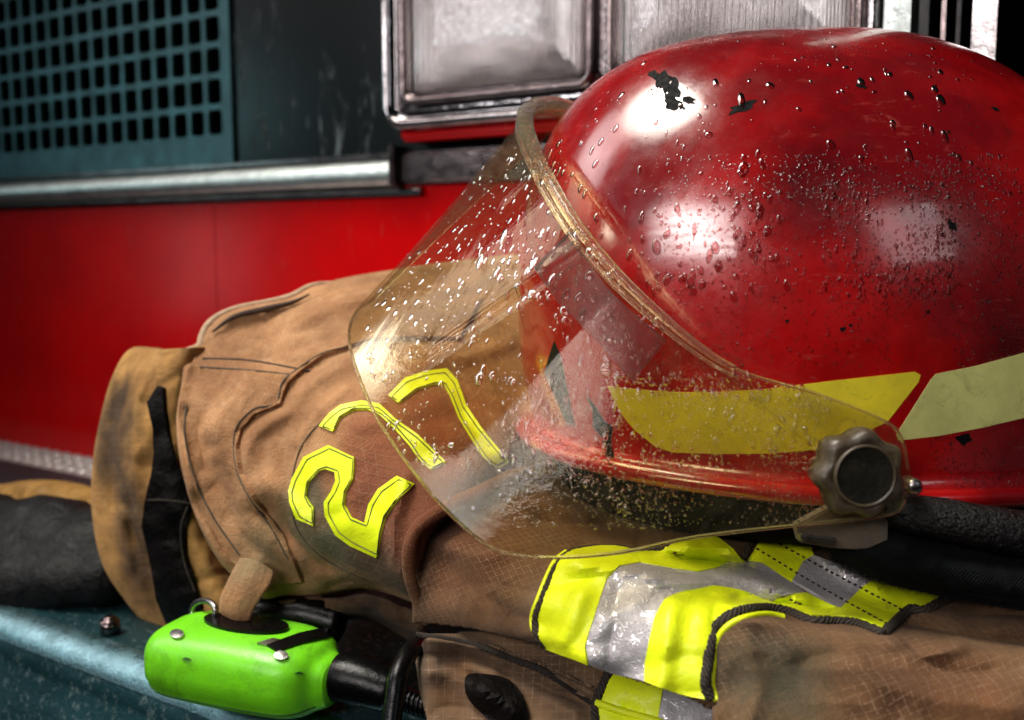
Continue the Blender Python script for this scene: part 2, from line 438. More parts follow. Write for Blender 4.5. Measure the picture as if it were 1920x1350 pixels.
M_tape = tape_mat(); M_tape2 = tape_mat('faded yellow reflective tape', (.68, .68, .24), (.44, .45, .15))
M_chip = simple('black scuff', (.002, .002, .002), .7, Specular_IOR_Level=.15, nscale=200, bump=.8)
def clear(name, tint, ior=1.5, rough=.03, bumpv=0., haze=0., hazec=(.8, .75, .6), gloss=1., streak=0., cap=1.):
    m = NT(name); g = m.geo()
    tr = m.n('ShaderNodeBsdfTransparent'); tr.inputs[0].default_value = (*tint, 1)
    gl = m.n('ShaderNodeBsdfGlossy'); gl.inputs['Roughness'].default_value = rough; gl.inputs[0].default_value = (gloss, gloss, gloss, 1)
    fr = m.n('ShaderNodeFresnel'); fr.inputs[0].default_value = ior
    if bumpv:
        b = m.bump(m.noise(g, 220, 4, .6, .3), bumpv, .0006); m.l(b, gl.inputs['Normal']); m.l(b, fr.inputs['Normal'])
    if streak:
        st = m.noise(vmap(m, m.uv(), (1, .04, 1)), 60, 3, .5, .1)
        b = m.bump(st, streak, .002, b); m.l(b, gl.inputs['Normal'])
    mx = m.n('ShaderNodeMixShader'); m.l(m.math('MINIMUM', fr.outputs[0], cap), mx.inputs[0]); m.l(tr.outputs[0], mx.inputs[1]); m.l(gl.outputs[0], mx.inputs[2])
    o = mx.outputs[0]
    if haze:
        df = m.n('ShaderNodeBsdfDiffuse'); df.inputs[0].default_value = (*hazec, 1)
        m2 = m.n('ShaderNodeMixShader')
        sc_ = m.noise(vmap(m, g, (1, 1, 1)), 130, 6, .8, 1.)
        m.l(m.ramp(sc_, .42, .75, haze * .4, haze * 2.2), m2.inputs[0]); m.l(o, m2.inputs[1]); m.l(df.outputs[0], m2.inputs[2]); o = m2.outputs[0]
    m.l(o, m.out.inputs[0]); return m.m
M_visor = clear('yellowed clear visor', (.94, .905, .76), 1.45, .05, .2, .012, (.75, .66, .42), .30, .30, .22)
M_lens = clear('ribbed headlamp glass', (.95, .95, .95), 1.5, .05, .6)
M_drop_s = clear('water drops on the shell', (.86, .62, .62), 1.4, .05, 0, 0, (1, 1, 1), .38)
M_label = clear('faded visor sticker', (.84, .72, .70), 1.4, .3, 0, .05, (.4, .25, .22), .5)
def glass(name, colr, rough=.02, ior=1.33):
    m = NT(name); return m.bsdf(colr, rough, Transmission_Weight=1., IOR=ior)
M_drop_v = glass('water drops on the visor', (1, 1, .97))
m = NT('yellow visor rim'); g = m.geo()
M_rim = m.bsdf(m.mix(m.noise(g, 60, 4), (.98, .94, .76), (.86, .76, .50)), .06, nrm=m.bump(m.noise(g, 160, 5), .6, .0015), Transmission_Weight=.95, IOR=1.35)
def refl_mat():
    m = NT('ribbed headlamp reflector'); g = m.geo(); sx = m.n('ShaderNodeSeparateXYZ'); m.l(g, sx.inputs[0])
    w = m.math('SINE', m.math('MULTIPLY', sx.outputs[0], 2 * math.pi / .005))
    h = m.math('ADD', m.math('MULTIPLY', w, .6), m.math('MULTIPLY', m.noise(g, 14, 2, .5), 1.8))
    return m.bsdf(m.mix(m.noise(g, 12, 3), (.80, .78, .77), (.30, .25, .25)), .22, 1., m.bump(h, .6, .003))
M_refl = refl_mat()
M_green = simple('lime green plastic', (.17, .66, .012), .34, dirt=(.05, .16, .01), dirtf=.5, nscale=60, var=.2, bump=.25, bscale=500, Specular_IOR_Level=.5)
def bumper_mat(name='teal wet bumper steel'):
    m = NT(name); g = m.geo()
    c = m.mix(m.ramp(m.noise(g, 12, 6, .65), .3, .7), (.022, .085, .10), (.010, .045, .055))
    sp = m.ramp(m.noise(g, 220, 4, .7), .55, .68)
    c = m.mix(m.math('MULTIPLY', sp, .5), c, (.35, .48, .48))
    return m.bsdf(c, m.ramp(sp, 0, 1, .34, .15), .6, m.bump(m.noise(g, 240, 5, .7), .5, .0015))
M_bump = bumper_mat()
M_edge = simple('edge highlight steel', (.17, .31, .35), .28, 1., nscale=60, var=.5, bump=.5, bscale=420, bdist=.0007, dirt=(.08, .2, .22), dirtf=.6)  # lighter colour stands in for the highlight along the rounded bumper edge
M_treadr = simple('polished tread ribs', (.9, .92, .9), .25, .3)
M_tread = simple('aluminium tread plate', (.78, .80, .76), .4, .0, nscale=40)
M_glove = simple('black glove leather', (.004, .004, .0045), .55, Specular_IOR_Level=.2, nscale=50, bump=.8, bscale=120, bdist=.003, dirt=(.008, .008, .008), dirtf=.5)
M_glovec = simple('ochre glove cuff', (.30, .15, .02), .8, nscale=60, var=.5)
M_blackp = simple('black painted post', (.004, .004, .005), .4)
M_seamg = simple('dark green groove', (.02, .12, .005), .6)
M_ground = simple('dark concrete', (.05, .05, .05), .8)
M_stitch = simple('grey thread', (.05, .045, .03), .9)
M_seam = simple('dark seam', (.05, .026, .014), .9)
M_tanedge = simple('pale cloth edge', (.50, .34, .22), .85, nscale=200, bump=.8)

# ------------------------------------------------------------------ solids
def box(name, x0, x1, y0, y1, z0, z1, mat, parent, bev=.002, label=None):
    bm = bmesh.new()
    vs = [bm.verts.new(p) for p in ((x0, y0, z0), (x1, y0, z0), (x1, y1, z0), (x0, y1, z0), (x0, y0, z1), (x1, y0, z1), (x1, y1, z1), (x0, y1, z1))]
    for f in ((0, 3, 2, 1), (4, 5, 6, 7), (0, 1, 5, 4), (1, 2, 6, 5), (2, 3, 7, 6), (3, 0, 4, 7)): bm.faces.new([vs[i] for i in f])
    if bev: bmesh.ops.bevel(bm, geom=bm.edges[:], offset=bev, segments=3, affect='EDGES')
    me = bpy.data.meshes.new(name); bm.to_mesh(me); bm.free()
    return link(name, me, mat, parent, smooth=False, label=label)
def extrude_x(name, prof, x0, x1, mat, parent, label=None, smooth=True):
    """profile of (Y, Z) swept along X"""
    n = len(prof); V = [(x0, y, z) for y, z in prof] + [(x1, y, z) for y, z in prof]
    F = [(i, (i + 1) % n, n + (i + 1) % n, n + i) for i in range(n)] + [tuple(range(n)), tuple(range(2 * n - 1, n - 1, -1))]
    me = recalc(mesh_from(name, V, F)); o = link(name, me, mat, parent, smooth, label)
    if smooth: me.set_sharp_from_angle(angle=R(40))
    return o
def rrect(x0, x1, z0, z1, r, k=6):
    out = []
    for cx, cz, a0 in ((x1 - r, z1 - r, 0), (x0 + r, z1 - r, 90), (x0 + r, z0 + r, 180), (x1 - r, z0 + r, 270)):
        for i in range(k + 1):
            a = R(a0 + 90 * i / k); out.append((cx + r * math.cos(a), cz + r * math.sin(a)))
    return out
def frame_ring(name, x0, x1, z0, z1, r, prof, mat, parent, fill=False, label=None):
    """prof: list of (inset, Y): rounded-rectangle rings"""
    V = []; F = []; n = None
    for ins, y in prof:
        L = rrect(x0 + ins, x1 - ins, z0 + ins, z1 - ins, max(.002, r - ins)); n = len(L)
        V += [(x, y, z) for x, z in L]
    for i in range(len(prof) - 1):
        for k in range(n): F.append((i * n + k, i * n + (k + 1) % n, (i + 1) * n + (k + 1) % n, (i + 1) * n + k))
    if fill: F.append(tuple(range((len(prof) - 1) * n, len(prof) * n)))
    me = recalc(mesh_from(name, V, F)); return link(name, me, mat, parent, True, label)

# ------------------------------------------------------------------ FIRE TRUCK
YT = .70
truck = empty('fire_truck', (0, YT, -.4), 'red fire engine front with chrome headlamps, teal mesh grille and steel bumper behind the gear', 'fire truck')
XL, XR = -2.2, .7
z_strip_b = on_Y(400, 369, YT)[2]; z_strip_t = on_Y(400, 318, YT)[2]
print('strip z', z_strip_b, z_strip_t)
xend = on_Y(752, 330, YT)[0]
zb = on_Y(85, 843, YT)[2]
# lower red panel, with a pressed seam
xs = on_Y(405, 500, YT)[0]
extrude_x('lower_panel', [(YT, zb - .01), (YT, z_strip_b + .004), (YT + .03, z_strip_b + .004), (YT + .03, zb - .01)], XL, xs - .0006, M_red, truck)
extrude_x('lower_panel', [(YT, zb - .01), (YT, z_strip_b + .004), (YT + .03, z_strip_b + .004), (YT + .03, zb - .01)], xs + .0006, XR, M_red, truck)
# upper steel panel
xg = on_Y(500, 150, YT)[0]
xgr = on_Y(417, 150, YT)[0]
zg0 = on_Y(417, 255, YT)[2]
zt = .62
extrude_x('upper_panel', [(YT + .004, z_strip_t - .01), (YT + .004, zt), (YT + .03, zt), (YT + .03, z_strip_t - .01)], xgr + .012, XR, M_panel, truck, smooth=False) if False else None
xpr = on_Y(1640, 60, YT)[0]
extrude_x('upper_panel', [(YT + .004, z_strip_t - .01), (YT + .004, zt), (YT + .03, zt), (YT + .03, z_strip_t - .01)], xgr + .012, xpr, M_panel, truck, smooth=False)
extrude_x('corner_panel', [(YT + .0045, z_strip_t - .01), (YT + .0045, zt), (YT + .03, zt), (YT + .03, z_strip_t - .01)], xpr + .0005, XR, M_void, truck, smooth=False)
# grille: a plate with rounded holes
pitch = on_Y(417, 150, YT)[0] - on_Y(383.5, 150, YT)[0]
pz = on_Y(400, 120, YT)[2] - on_Y(400, 178.5, YT)[2]
V = []; F = []
ncol, nrow = 34, 9
for i in range(ncol):
    for j in range(nrow):
        cx = xgr + .0004 - (i + .5) * pitch; cz = zg0 - .001 + (j + .5) * pz
        o = []; L = rrect(cx - pitch * .40, cx + pitch * .40, cz - pz * .41, cz + pz * .41, pitch * .17, 4)
        O = rrect(cx - pitch * .5, cx + pitch * .5, cz - pz * .5, cz + pz * .5, pitch * .001, 4)
        b = len(V); n = len(L)
        for yy, ring in ((YT, O), (YT, L), (YT + .004, L)):
            V += [(x, yy, z) for x, z in ring]
        for s_ in range(2):
            for k in range(n): F.append((b + s_ * n + k, b + s_ * n + (k + 1) % n, b + (s_ + 1) * n + (k + 1) % n, b + (s_ + 1) * n + k))
gx0 = xgr - ncol * pitch; gz1 = zg0 + nrow * pz
grille = link('grille', recalc(mesh_from('grille', V, F)), M_teal, truck, smooth=False)
extrude_x('grille_border', [(YT, z_strip_t - .004), (YT, zg0 - .0012), (YT + .004, zg0 - .0012), (YT + .004, z_strip_t - .004)], XL, xgr + .0115, M_teal, grille, smooth=False)
extrude_x('grille_border', [(YT, zg0 - .0010), (YT, gz1), (YT + .004, gz1), (YT + .004, zg0 - .0010)], xgr + .0006, xgr + .0115, M_teal, grille, smooth=False)
box('grille_backing', XL, xgr + .01, YT + .035, YT + .04, zg0 - .05, zt, M_void, truck, 0)
# half-round chrome strip under the panel
zc = (z_strip_b + z_strip_t) / 2; hr = (z_strip_t - z_strip_b) / 2
prof = [(YT + .004, zc - hr)] + [(YT - .002 - .014 * math.cos(a), zc + hr * .86 * math.sin(a)) for a in np.linspace(-1.35, 1.35, 14)] + [(YT + .004, zc + hr)]
extrude_x('chrome_strip', prof, XL, xend, M_trim, truck)
extrude_x('strip_lip', [(YT + .001, z_strip_t), (YT - .006, z_strip_t + .001), (YT - .006, z_strip_t + .0045), (YT + .001, z_strip_t + .006)], XL, xend, M_chromed, truck)
xl2 = on_Y(797, 352, YT)[0]
extrude_x('strip_lip', [(YT - .001, z_strip_b - .006), (YT - .007, z_strip_b - .0055), (YT - .009, z_strip_b - .002), (YT - .007, z_strip_b + .001), (YT - .001, z_strip_b + .001)], XL, xl2, M_chromed, truck)
box('strip_end_cap', xend, xend + .006, YT - .019, YT + .004, z_strip_b + .0015, z_strip_t + .010, M_chromed, truck, .0015)
xbr = on_Y(1150, 300, YT)[0]
box('strip_bracket', xend + .0065, xbr, YT - .010, YT + .003, z_strip_b + .004, z_strip_t + .004, M_chromed, truck, .003)
# headlamp housing
YH = YT - .035
hx0 = on_Y(712, 150, YH)[0]; hz0 = on_Y(735, 242, YH)[2]; hx1 = on_Y(1645, 20, YH)[0]; hz1 = hz0 + .21
print('house', hx0, hx1, hz0)
house = empty('headlight_housing', (hx0, YT, hz0), None, None); house.parent = truck; house.location = Vector((hx0, YT, hz0)) - truck.location
house['label'] = 'chrome twin headlamp housing'
def plink(o): return o
frame_ring('outer_bezel', hx0, hx1, hz0, hz1, .022, [(-.002, YT + .01), (-.002, YH + .010), (.0, YH + .003), (.0035, YH), (.007, YH + .002), (.0085, YH + .010), (.011, YH + .010), (.014, YH + .008)], M_chrome, house)
rb = on_Y(760, 290, YT - .02)
box('red_base', hx0 + .010, hx1 - .01, YT - .022, YT + .003, z_strip_t + .012, hz0 + .004, M_red, house, .003)
xm0 = on_Y(745, 100, YH)[0]; xm1 = on_Y(1112, 100, YH)[0]; xm2 = on_Y(1132, 100, YH)[0]; xm3 = on_Y(1620, 60, YH)[0]
box('housing_plate', hx0 + .009, hx1 - .009, YH + .0105, YH + .013, hz0 + .009, hz1 - .009, M_chrome, house, .0)
zl0 = on_Y(930, 172, YH)[2]
for a, b in ((xm0, xm1), (xm2, xm3)):
    hl = empty('headlight', (a, YH, zl0), None, None); hl.parent = house; hl.location = Vector((a, YH, zl0)) - Vector((hx0, YT, hz0))
    frame_ring('headlight_rim', a, b, zl0 - .004, hz1 - .02, .014, [(0, YH + .012), (0, YH + .003), (.0015, YH), (.004, YH - .001), (.0065, YH + .001), (.008, YH + .006), (.0095, YH + .006), (.0105, YH + .004)], M_chromed, hl)
    frame_ring('lens', a, b, zl0 - .004, hz1 - .02, .014, [(.0105, YH + .004), (.012, YH - .002), (.016, YH - .005), (.026, YH - .008), (.045, YH - .0092), (.0465, YH - .0092)], M_lens, hl, fill=True)
    frame_ring('reflector', a, b, zl0 - .004, hz1 - .02, .014, [(.010, YH + .005), (.018, YH + .0065), (.035, YH + .0085), (.049, YH + .0093), (.0505, YH + .0093)], M_refl, hl, fill=True)
# upright chrome posts to the right of the lamps
for pa, pb, mt in ((1656, 1706, M_trim), (1722, 1740, M_blackp), (1764, 1772, M_chromed), (1792, 1800, M_blackp), (1822, 1868, M_chrome)):
    xa = on_Y(pa, 60, YH)[0] + 0.; xb = on_Y(pb, 60, YH)[0]
    extrude_x('chrome_post', [(YT, 0), (YT, 1)] and [(YT + .003, hz0 - .02), (YH, hz0 - .02), (YH, hz1 + .05), (YT + .003, hz1 + .05)], xa, xb, mt, truck, smooth=False)
# bumper: flat top, rounded front edge, sloping apron
ye = .335
prof = [(YT - .11, -.004), (YT - .11, -.02)] + [(YT - .11, -.20), (ye - .03, -.20)] + [(ye - .028, -.16), (ye - .020, -.04)] + \
       [(ye + .012 + .022 * math.cos(R(a)), -.022 + .022 * math.sin(R(a))) for a in range(195, 84, -8)]
prof = [(YT - .11, 0.), (YT - .11, -.20), (ye - .03, -.20), (ye - .026, -.12), (ye - .016, -.035)] + [(ye + .012 + .022 * math.cos(R(a)), -.022 + .022 * math.sin(R(a))) for a in range(190, 89, -10)]
bmp = extrude_x('bumper', prof, -1.8, .7, M_bump, truck)
ep = [(ye + .012 + .0232 * math.cos(R(a)), -.022 + .0232 * math.sin(R(a))) for a in range(100, 160, 5)]
extrude_x('bumper_edge_highlight', ep + [(y + .0022, z - .0022) for y, z in reversed(ep)], -1.8, .7, M_edge, bmp)  # added strip that carries the painted edge highlight
# tread plate between bumper and truck
tp = extrude_x('tread_plate', [(YT - .1098, zb), (YT + .003, zb), (YT + .003, zb - .02), (YT - .1098, zb - .02)], -1.8, .7, M_tread, truck, smooth=False)
V = []; F = []
for i in range(54):
    for j in range(6):
        cx = -1.56 + i * .021 + (j % 2) * .0105; cy = YT - .100 + j * .0185
        a = R(45 if (i + j) % 2 else -45) if False else R(62)
        b = len(V)
        for (l, w, h) in ((.0105, .0036, 0), (.0085, .0020, .0018)):
            for k in range(8):
                t = 2 * math.pi * k / 8; x = l * math.cos(t); y = w * math.sin(t)
                V.append((cx + x * math.cos(a) - y * math.sin(a), cy + x * math.sin(a) + y * math.cos(a), zb + .0004 + h))
        F += [(b + k, b + (k + 1) % 8, b + 8 + (k + 1) % 8, b + 8 + k) for k in range(8)] + [tuple(range(b + 8, b + 16))]
link('tread_pattern', mesh_from('tread_pattern', V, F), M_treadr, tp)
q = on_Z(207, 1188, 0.)
bm = bmesh.new(); bmesh.ops.create_cone(bm, cap_ends=True, segments=20, radius1=.0060, radius2=.0054, depth=.009); bmesh.ops.bevel(bm, geom=[e for e in bm.edges if all(v.co.z > 0 for v in e.verts)], offset=.002, segments=2, affect='EDGES')
bmesh.ops.translate(bm, verts=bm.verts, vec=(q[0], q[1], .006)); me = bpy.data.meshes.new('bolt'); bm.to_mesh(me); bm.free()
link('bolt', me, M_chromed, truck)
# ground far below
gm = mesh_from('ground', [(-12, -12, -.75), (12, -12, -.75), (12, 12, -.75), (-12, 12, -.75)], [(0, 1, 2, 3)])
tag(link('ground', gm, M_ground, None, False), kind='structure')

# ------------------------------------------------------------------ TURNOUT COAT
coat = empty('firefighter_coat', Wc(-.02, .5, 0), 'rolled tan turnout coat with lime numbers and lime and silver stripes, under the red helmet', 'coat')
# A: the rolled collar and shoulders (rows run from the hidden back, over the top, down the near face)
A_cols = [
 [(352, 655, .600), (340, 720, .570), (330, 800, .548), (345, 900, .537), (380, 1000, .531), (430, 1075, .528), (500, 1128, .534), (560, 1150, .56)],
 [(405, 618, .605), (415, 700, .560), (425, 800, .530), (440, 900, .517), (475, 990, .511), (525, 1060, .510), (590, 1108, .520), (640, 1120, .55)],
 [(500, 575, .612), (525, 655, .560), (535, 750, .522), (552, 850, .503), (585, 940, .493), (625, 1010, .488), (675, 1080, .493), (710, 1110, .53)],
 [(620, 530, .620), (645, 625, .560), (660, 720, .516), (672, 820, .490), (690, 910, .477), (712, 985, .468), (745, 1070, .468), (775, 1130, .50)],
 [(740, 508, .630), (760, 600, .565), (780, 700, .512), (795, 800, .480), (800, 870, .467), (795, 930, .458), (780, 1010, .452), (792, 1110, .468)],
 [(860, 492, .640), (880, 600, .575), (905, 720, .520), (925, 800, .492), (920, 860, .475), (880, 905, .466), (830, 955, .458), (800, 1030, .475)],
 [(1000, 480, .650), (1010, 620, .590), (1020, 740, .545), (1010, 820, .515), (985, 865, .500), (950, 895, .490), (900, 930, .488), (860, 985, .500)],
 [(1180, 480, .650), (1180, 640, .600), (1170, 760, .560), (1140, 840, .535), (1100, 880, .520), (1060, 905, .515), (1010, 940, .515), (960, 990, .52)],
]
C = np.array([[P(*q) for q in c] for c in A_cols])            # col, row, 3
C = np.swapaxes(C, 0, 1)                                       # row, col
back = C[0] + FH * .035 + np.array([0, 0, -.012]); back2 = C[0] + FH * .060 + np.array([0, 0, -.07]); back3 = C[0] + FH * .045; back3[:, 2] = .002
for b_ in (back, back2, back3): b_[:, 1] = np.minimum(b_[:, 1], YT - .012)
C = np.concatenate([back3[None], back2[None], back[None], C])
G = grid_up(C, 14, 14)
rows = np.linspace(0, len(C) - 1, G.shape[0])
wt = np.clip((rows - 2.6) / .6, 0, 1)[:, None] * np.ones(G.shape[1])
ridA = [
 ([(350, 690), (335, 780), (345, 870), (380, 970), (430, 1050), (500, 1110)], 16, .006),
 ([(405, 840), (425, 930), (475, 1015), (560, 1080)], 30, -.006),
 ([(370, 940), (410, 1010), (450, 1070)], 14, -.006),
 ([(650, 660), (560, 712), (535, 745), (500, 772), (455, 810), (445, 870), (470, 930), (540, 1010)], 10, -.0022),
 ([(655, 675), (575, 725), (545, 770), (505, 792), (468, 830), (460, 880), (485, 930)], 16, .0030),
 ([(380, 662), (470, 668), (580, 690)], 9, -.0022), ([(360, 690), (470, 700), (560, 712)], 9, .002),
 ([(560, 610), (620, 580), (700, 560)], 18, .005), ([(480, 620), (540, 590), (620, 560)], 14, -.004),
 ([(700, 620), (800, 560), (900, 520)], 20, .004), ([(620, 640), (700, 600), (760, 560)], 15, -.003),
 ([(620, 1060), (560, 1020), (500, 960)], 22, -.006), ([(560, 830), (590, 780), (650, 730)], 12, .002),
 ([(500, 900), (560, 960), (600, 1030)], 18, .004), ([(760, 900), (740, 1000), (760, 1090)], 14, .004),
 ([(470, 720), (420, 780), (410, 850)], 20, .003), ([(420, 730), (380, 800), (385, 880)], 14, -.003),
 ([(680, 800), (760, 780), (820, 760)], 16, .002), ([(700, 660), (800, 640), (900, 600)], 14, -.003), ([(800, 690), (880, 670), (960, 640)], 14, .004),
 ([(620, 1100), (680, 1085), (740, 1110)], 14, -.004), ([(860, 780), (900, 830), (930, 870)], 14, -.003),
]
G = wrinkle(G, [(l, w_ * .9, h_ * 1.7) for l, w_, h_ in ridA], wt, nz=.0015, nsc=20)
meA = grid_mesh('rolled_collar', G)
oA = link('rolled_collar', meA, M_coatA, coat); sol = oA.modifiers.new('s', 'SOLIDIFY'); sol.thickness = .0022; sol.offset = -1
tA = bvh_of(meA)
# cuff band at the left end of the roll
L_ = [(300, 655), (245, 658), (212, 710), (190, 790), (177, 870), (176, 960), (195, 1055), (238, 1125), (290, 1185), (320, 1200)]
cuff = []
for i, (x, y) in enumerate(L_):
    t = i / (len(L_) - 1)
    inx = [352, 345, 330, 322, 328, 345, 370, 400, 430, 440][i]; iny = [652, 668, 730, 800, 880, 960, 1035, 1100, 1150, 1165][i]
    cuff.append([P(x + 60, y + (40 if i < 2 else -10 if i > 7 else 0), .665), P(x + 6, y, .632), P(x, y, .617), P(x + (inx - x) * .30, y + (iny - y) * .30, .596), P(x + (inx - x) * .65, y + (iny - y) * .65, .580), P(inx, iny, .572), P(inx + 40, iny, .585)])
G2 = grid_up(np.array(cuff), 10, 8)
G2 = wrinkle(G2, [([(215, 760), (205, 850), (215, 950)], 14, -.006), ([(260, 700), (250, 850), (255, 960)], 16, .005), ([(240, 950), (250, 1000), (290, 1060)], 14, -.008), ([(330, 980), (360, 1060), (380, 1130)], 9, -.005), ([(225, 960), (240, 1050), (280, 1130)], 10, .005), ([(300, 820), (280, 870)], 14, -.004)], None, .002, 30)
meC = grid_mesh('cuff', G2); oC = link('cuff', meC, M_cuff, coat); s_ = oC.modifiers.new('s', 'SOLIDIFY'); s_.thickness = .0025; s_.offset = -1
tC = bvh_of(meC)
strap = drape('leather_strap', [(303, 724), (312, 728), (314, 770), (320, 810), (330, 860), (350, 920), (362, 945), (352, 990), (352, 1040), (372, 1105), (382, 1140), (360, 1162), (318, 1164), (300, 1120), (285, 1030), (272, 985), (276, 940), (290, 890), (296, 850), (292, 800), (283, 755), (290, 745)], [tC], M_leather, coat, off=.0008, thick=.0022, step=8, dome=.001)
tube('strap_seam', on_surf([(276, 938), (310, 938), (360, 945)], [bvh_of(strap.data)], .0006), .0007, M_rope, strap, 6)
tube('strap_seam', on_surf([(352, 950), (340, 990), (345, 1050), (366, 1110)], [bvh_of(strap.data)], .0006), .0007, M_rope, strap, 6)
# turned flap with a pale raw edge on top of the roll
tb = [tA, tC]
fl = [(345, 660, .597), (374, 652, .594), (381, 630, .596), (392, 608, .598), (415, 590, .602), (450, 576, .606), (500, 566, .610), (545, 556, .614), (575, 540, .618), (600, 532, .622), (640, 530, .626)]
tube('collar_edge', [P(*q) for q in fl], [.0022, .003, .003, .0026, .0022, .0018, .0016, .0022, .002, .0014, .001], M_tanedge, coat, 8)
tube('edge_shade_line', [P(398, 622, .583), P(440, 594, .585), P(500, 579, .590), P(545, 568, .595), P(580, 552, .600)], [.0006, .0016, .0020, .0014, .0005], M_seam, coat, 8)  # dark tube drawn in for the shade under the flap edge
fa = np.array([[P(x, y, d) for x, y, d in fl], [P(x + 12, y + 14, d - .012) for x, y, d in fl], [P(x + 34, y + 52, d - .026) for x, y, d in fl]])
fg = grid_up(fa, 8, 8)
of = link('collar_flap', grid_mesh('collar_flap', wrinkle(fg, [([(430, 600), (540, 575)], 10, .004)], None, .001, 40)), M_coatA, coat); s_ = of.modifiers.new('s', 'SOLIDIFY'); s_.thickness = .002

# overlapping panels of the roll, with real edges
def seam(line, trees, par, r=.0008, mt=None, lift=.0002, name='seam'): return tube(name, on_surf(line, trees, lift), r, mt or M_seam, par, 6)
yk = [(372, 668), (352, 700), (338, 750), (336, 800), (350, 880), (384, 960), (440, 1050), (500, 1095), (570, 1085), (556, 1050), (520, 985), (480, 930), (456, 885), (449, 840), (455, 805), (480, 778), (512, 768), (530, 760), (534, 740), (540, 722), (560, 705), (605, 672), (652, 655), (700, 640), (780, 636), (860, 640), (900, 560), (760, 530), (640, 550), (520, 590), (430, 625)]
yoke = drape('shoulder_yoke', yk, [tA], M_coatA, coat, off=.0004, thick=.0022, step=7)
npn = [(700, 742), (650, 752), (596, 784), (560, 826), (542, 880), (538, 940), (550, 1000), (600, 1055), (690, 1100), (772, 1118), (768, 1040), (790, 985), (850, 945), (930, 905), (960, 880), (950, 800), (920, 720), (860, 670), (790, 668), (740, 700)]
npan = drape('number_panel', npn, [tA], M_coatA, coat, off=.0, thick=.0014, step=10)
tNP = [bvh_of(npan.data)]
tYK = [bvh_of(yoke.data)]
ins_ = [(x + (12 if k < 5 else 6), y + 8) for k, (x, y) in enumerate(yk)]
seam([(662, 648), (605, 662), (556, 693), (530, 716), (524, 738), (520, 752), (508, 760), (474, 768), (444, 800), (438, 840), (446, 888), (470, 936), (508, 990), (540, 1048)], tYK, oA, .00045, M_stitch, .0001, 'stitching')
seam([(380, 672), (470, 676), (590, 698)], tYK, oA, .0007, M_seam, .0001)
seam([(375, 688), (470, 694), (560, 704)], tYK, oA, .0005, M_stitch, .0001, 'stitching')
seam([(350, 760), (346, 810), (362, 886), (398, 966), (450, 1042)], tYK, oA, .0005, M_stitch, .0001, 'stitching')
seam([(700, 752), (652, 762), (602, 792), (568, 832), (551, 882), (547, 938), (559, 994), (606, 1046), (692, 1090)], tNP, oA, .0004, M_stitch, .0001, 'stitching')
seam([(652, 650), (580, 678), (548, 700), (536, 718), (528, 742), (525, 756), (508, 764), (476, 772), (450, 802), (443, 840), (450, 888), (474, 934), (514, 990)], [tA], oA, .0009, M_seam, .0001)
digits = {
 '2': [(618, 836), (666, 858), (666, 876), (664, 898), (650, 922), (647, 946), (660, 970), (686, 982), (694, 946), (712, 918), (748, 894), (776, 908), (744, 942), (724, 970), (716, 1002), (709, 1044), (660, 1022), (632, 1002), (612, 966), (610, 942), (624, 922), (632, 902), (630, 886), (612, 880), (600, 884), (580, 906), (576, 930), (582, 942), (590, 952), (588, 986), (558, 972), (544, 942), (542, 922), (550, 898), (572, 858)],
 '7': [(600, 800), (620, 776), (640, 762), (680, 754), (712, 760), (740, 784), (784, 816), (836, 868), (808, 882), (784, 860), (768, 836), (740, 804), (712, 780), (690, 770), (664, 770), (640, 784), (626, 811)],
 '7b': [(730, 744), (760, 712), (800, 698), (836, 694), (856, 716), (872, 760), (900, 800), (952, 866), (932, 878), (908, 860), (884, 824), (860, 784), (844, 744), (832, 722), (816, 722), (784, 732), (748, 758)]}
for k, poly in digits.items():
    lab = {'2': 'lime digit 2, lowest of the three', '7': 'lime digit 7 half under the visor', '7b': 'lime digit 7 seen through the visor'}[k]
    dg = drape('number_patch', poly, tNP + [tA], M_limed, coat, off=.0002, thick=.0012, step=7, label=lab)
    c_ = np.mean(poly, axis=0)
    # a stitch line just inside the outline
    A_ = np.array(poly, float); n = len(A_); ins = []
    area = sum(A_[i][0] * A_[(i + 1) % n][1] - A_[(i + 1) % n][0] * A_[i][1] for i in range(n))
    for i in range(n):
        e1 = A_[i] - A_[i - 1]; e2 = A_[(i + 1) % n] - A_[i]
        nn = np.array([-e1[1], e1[0]]) / np.linalg.norm(e1) + np.array([-e2[1], e2[0]]) / np.linalg.norm(e2)
        ins.append(A_[i] + nn / (np.linalg.norm(nn) + 1e-9) * 5 * (1 if area > 0 else -1))
    W_ = on_surf(ins + [ins[0]], [bvh_of(dg.data)], .00005, step=4, spl=False)
    tube('stitching', W_,   .0003, M_stitch, dg, 5, spline=False)

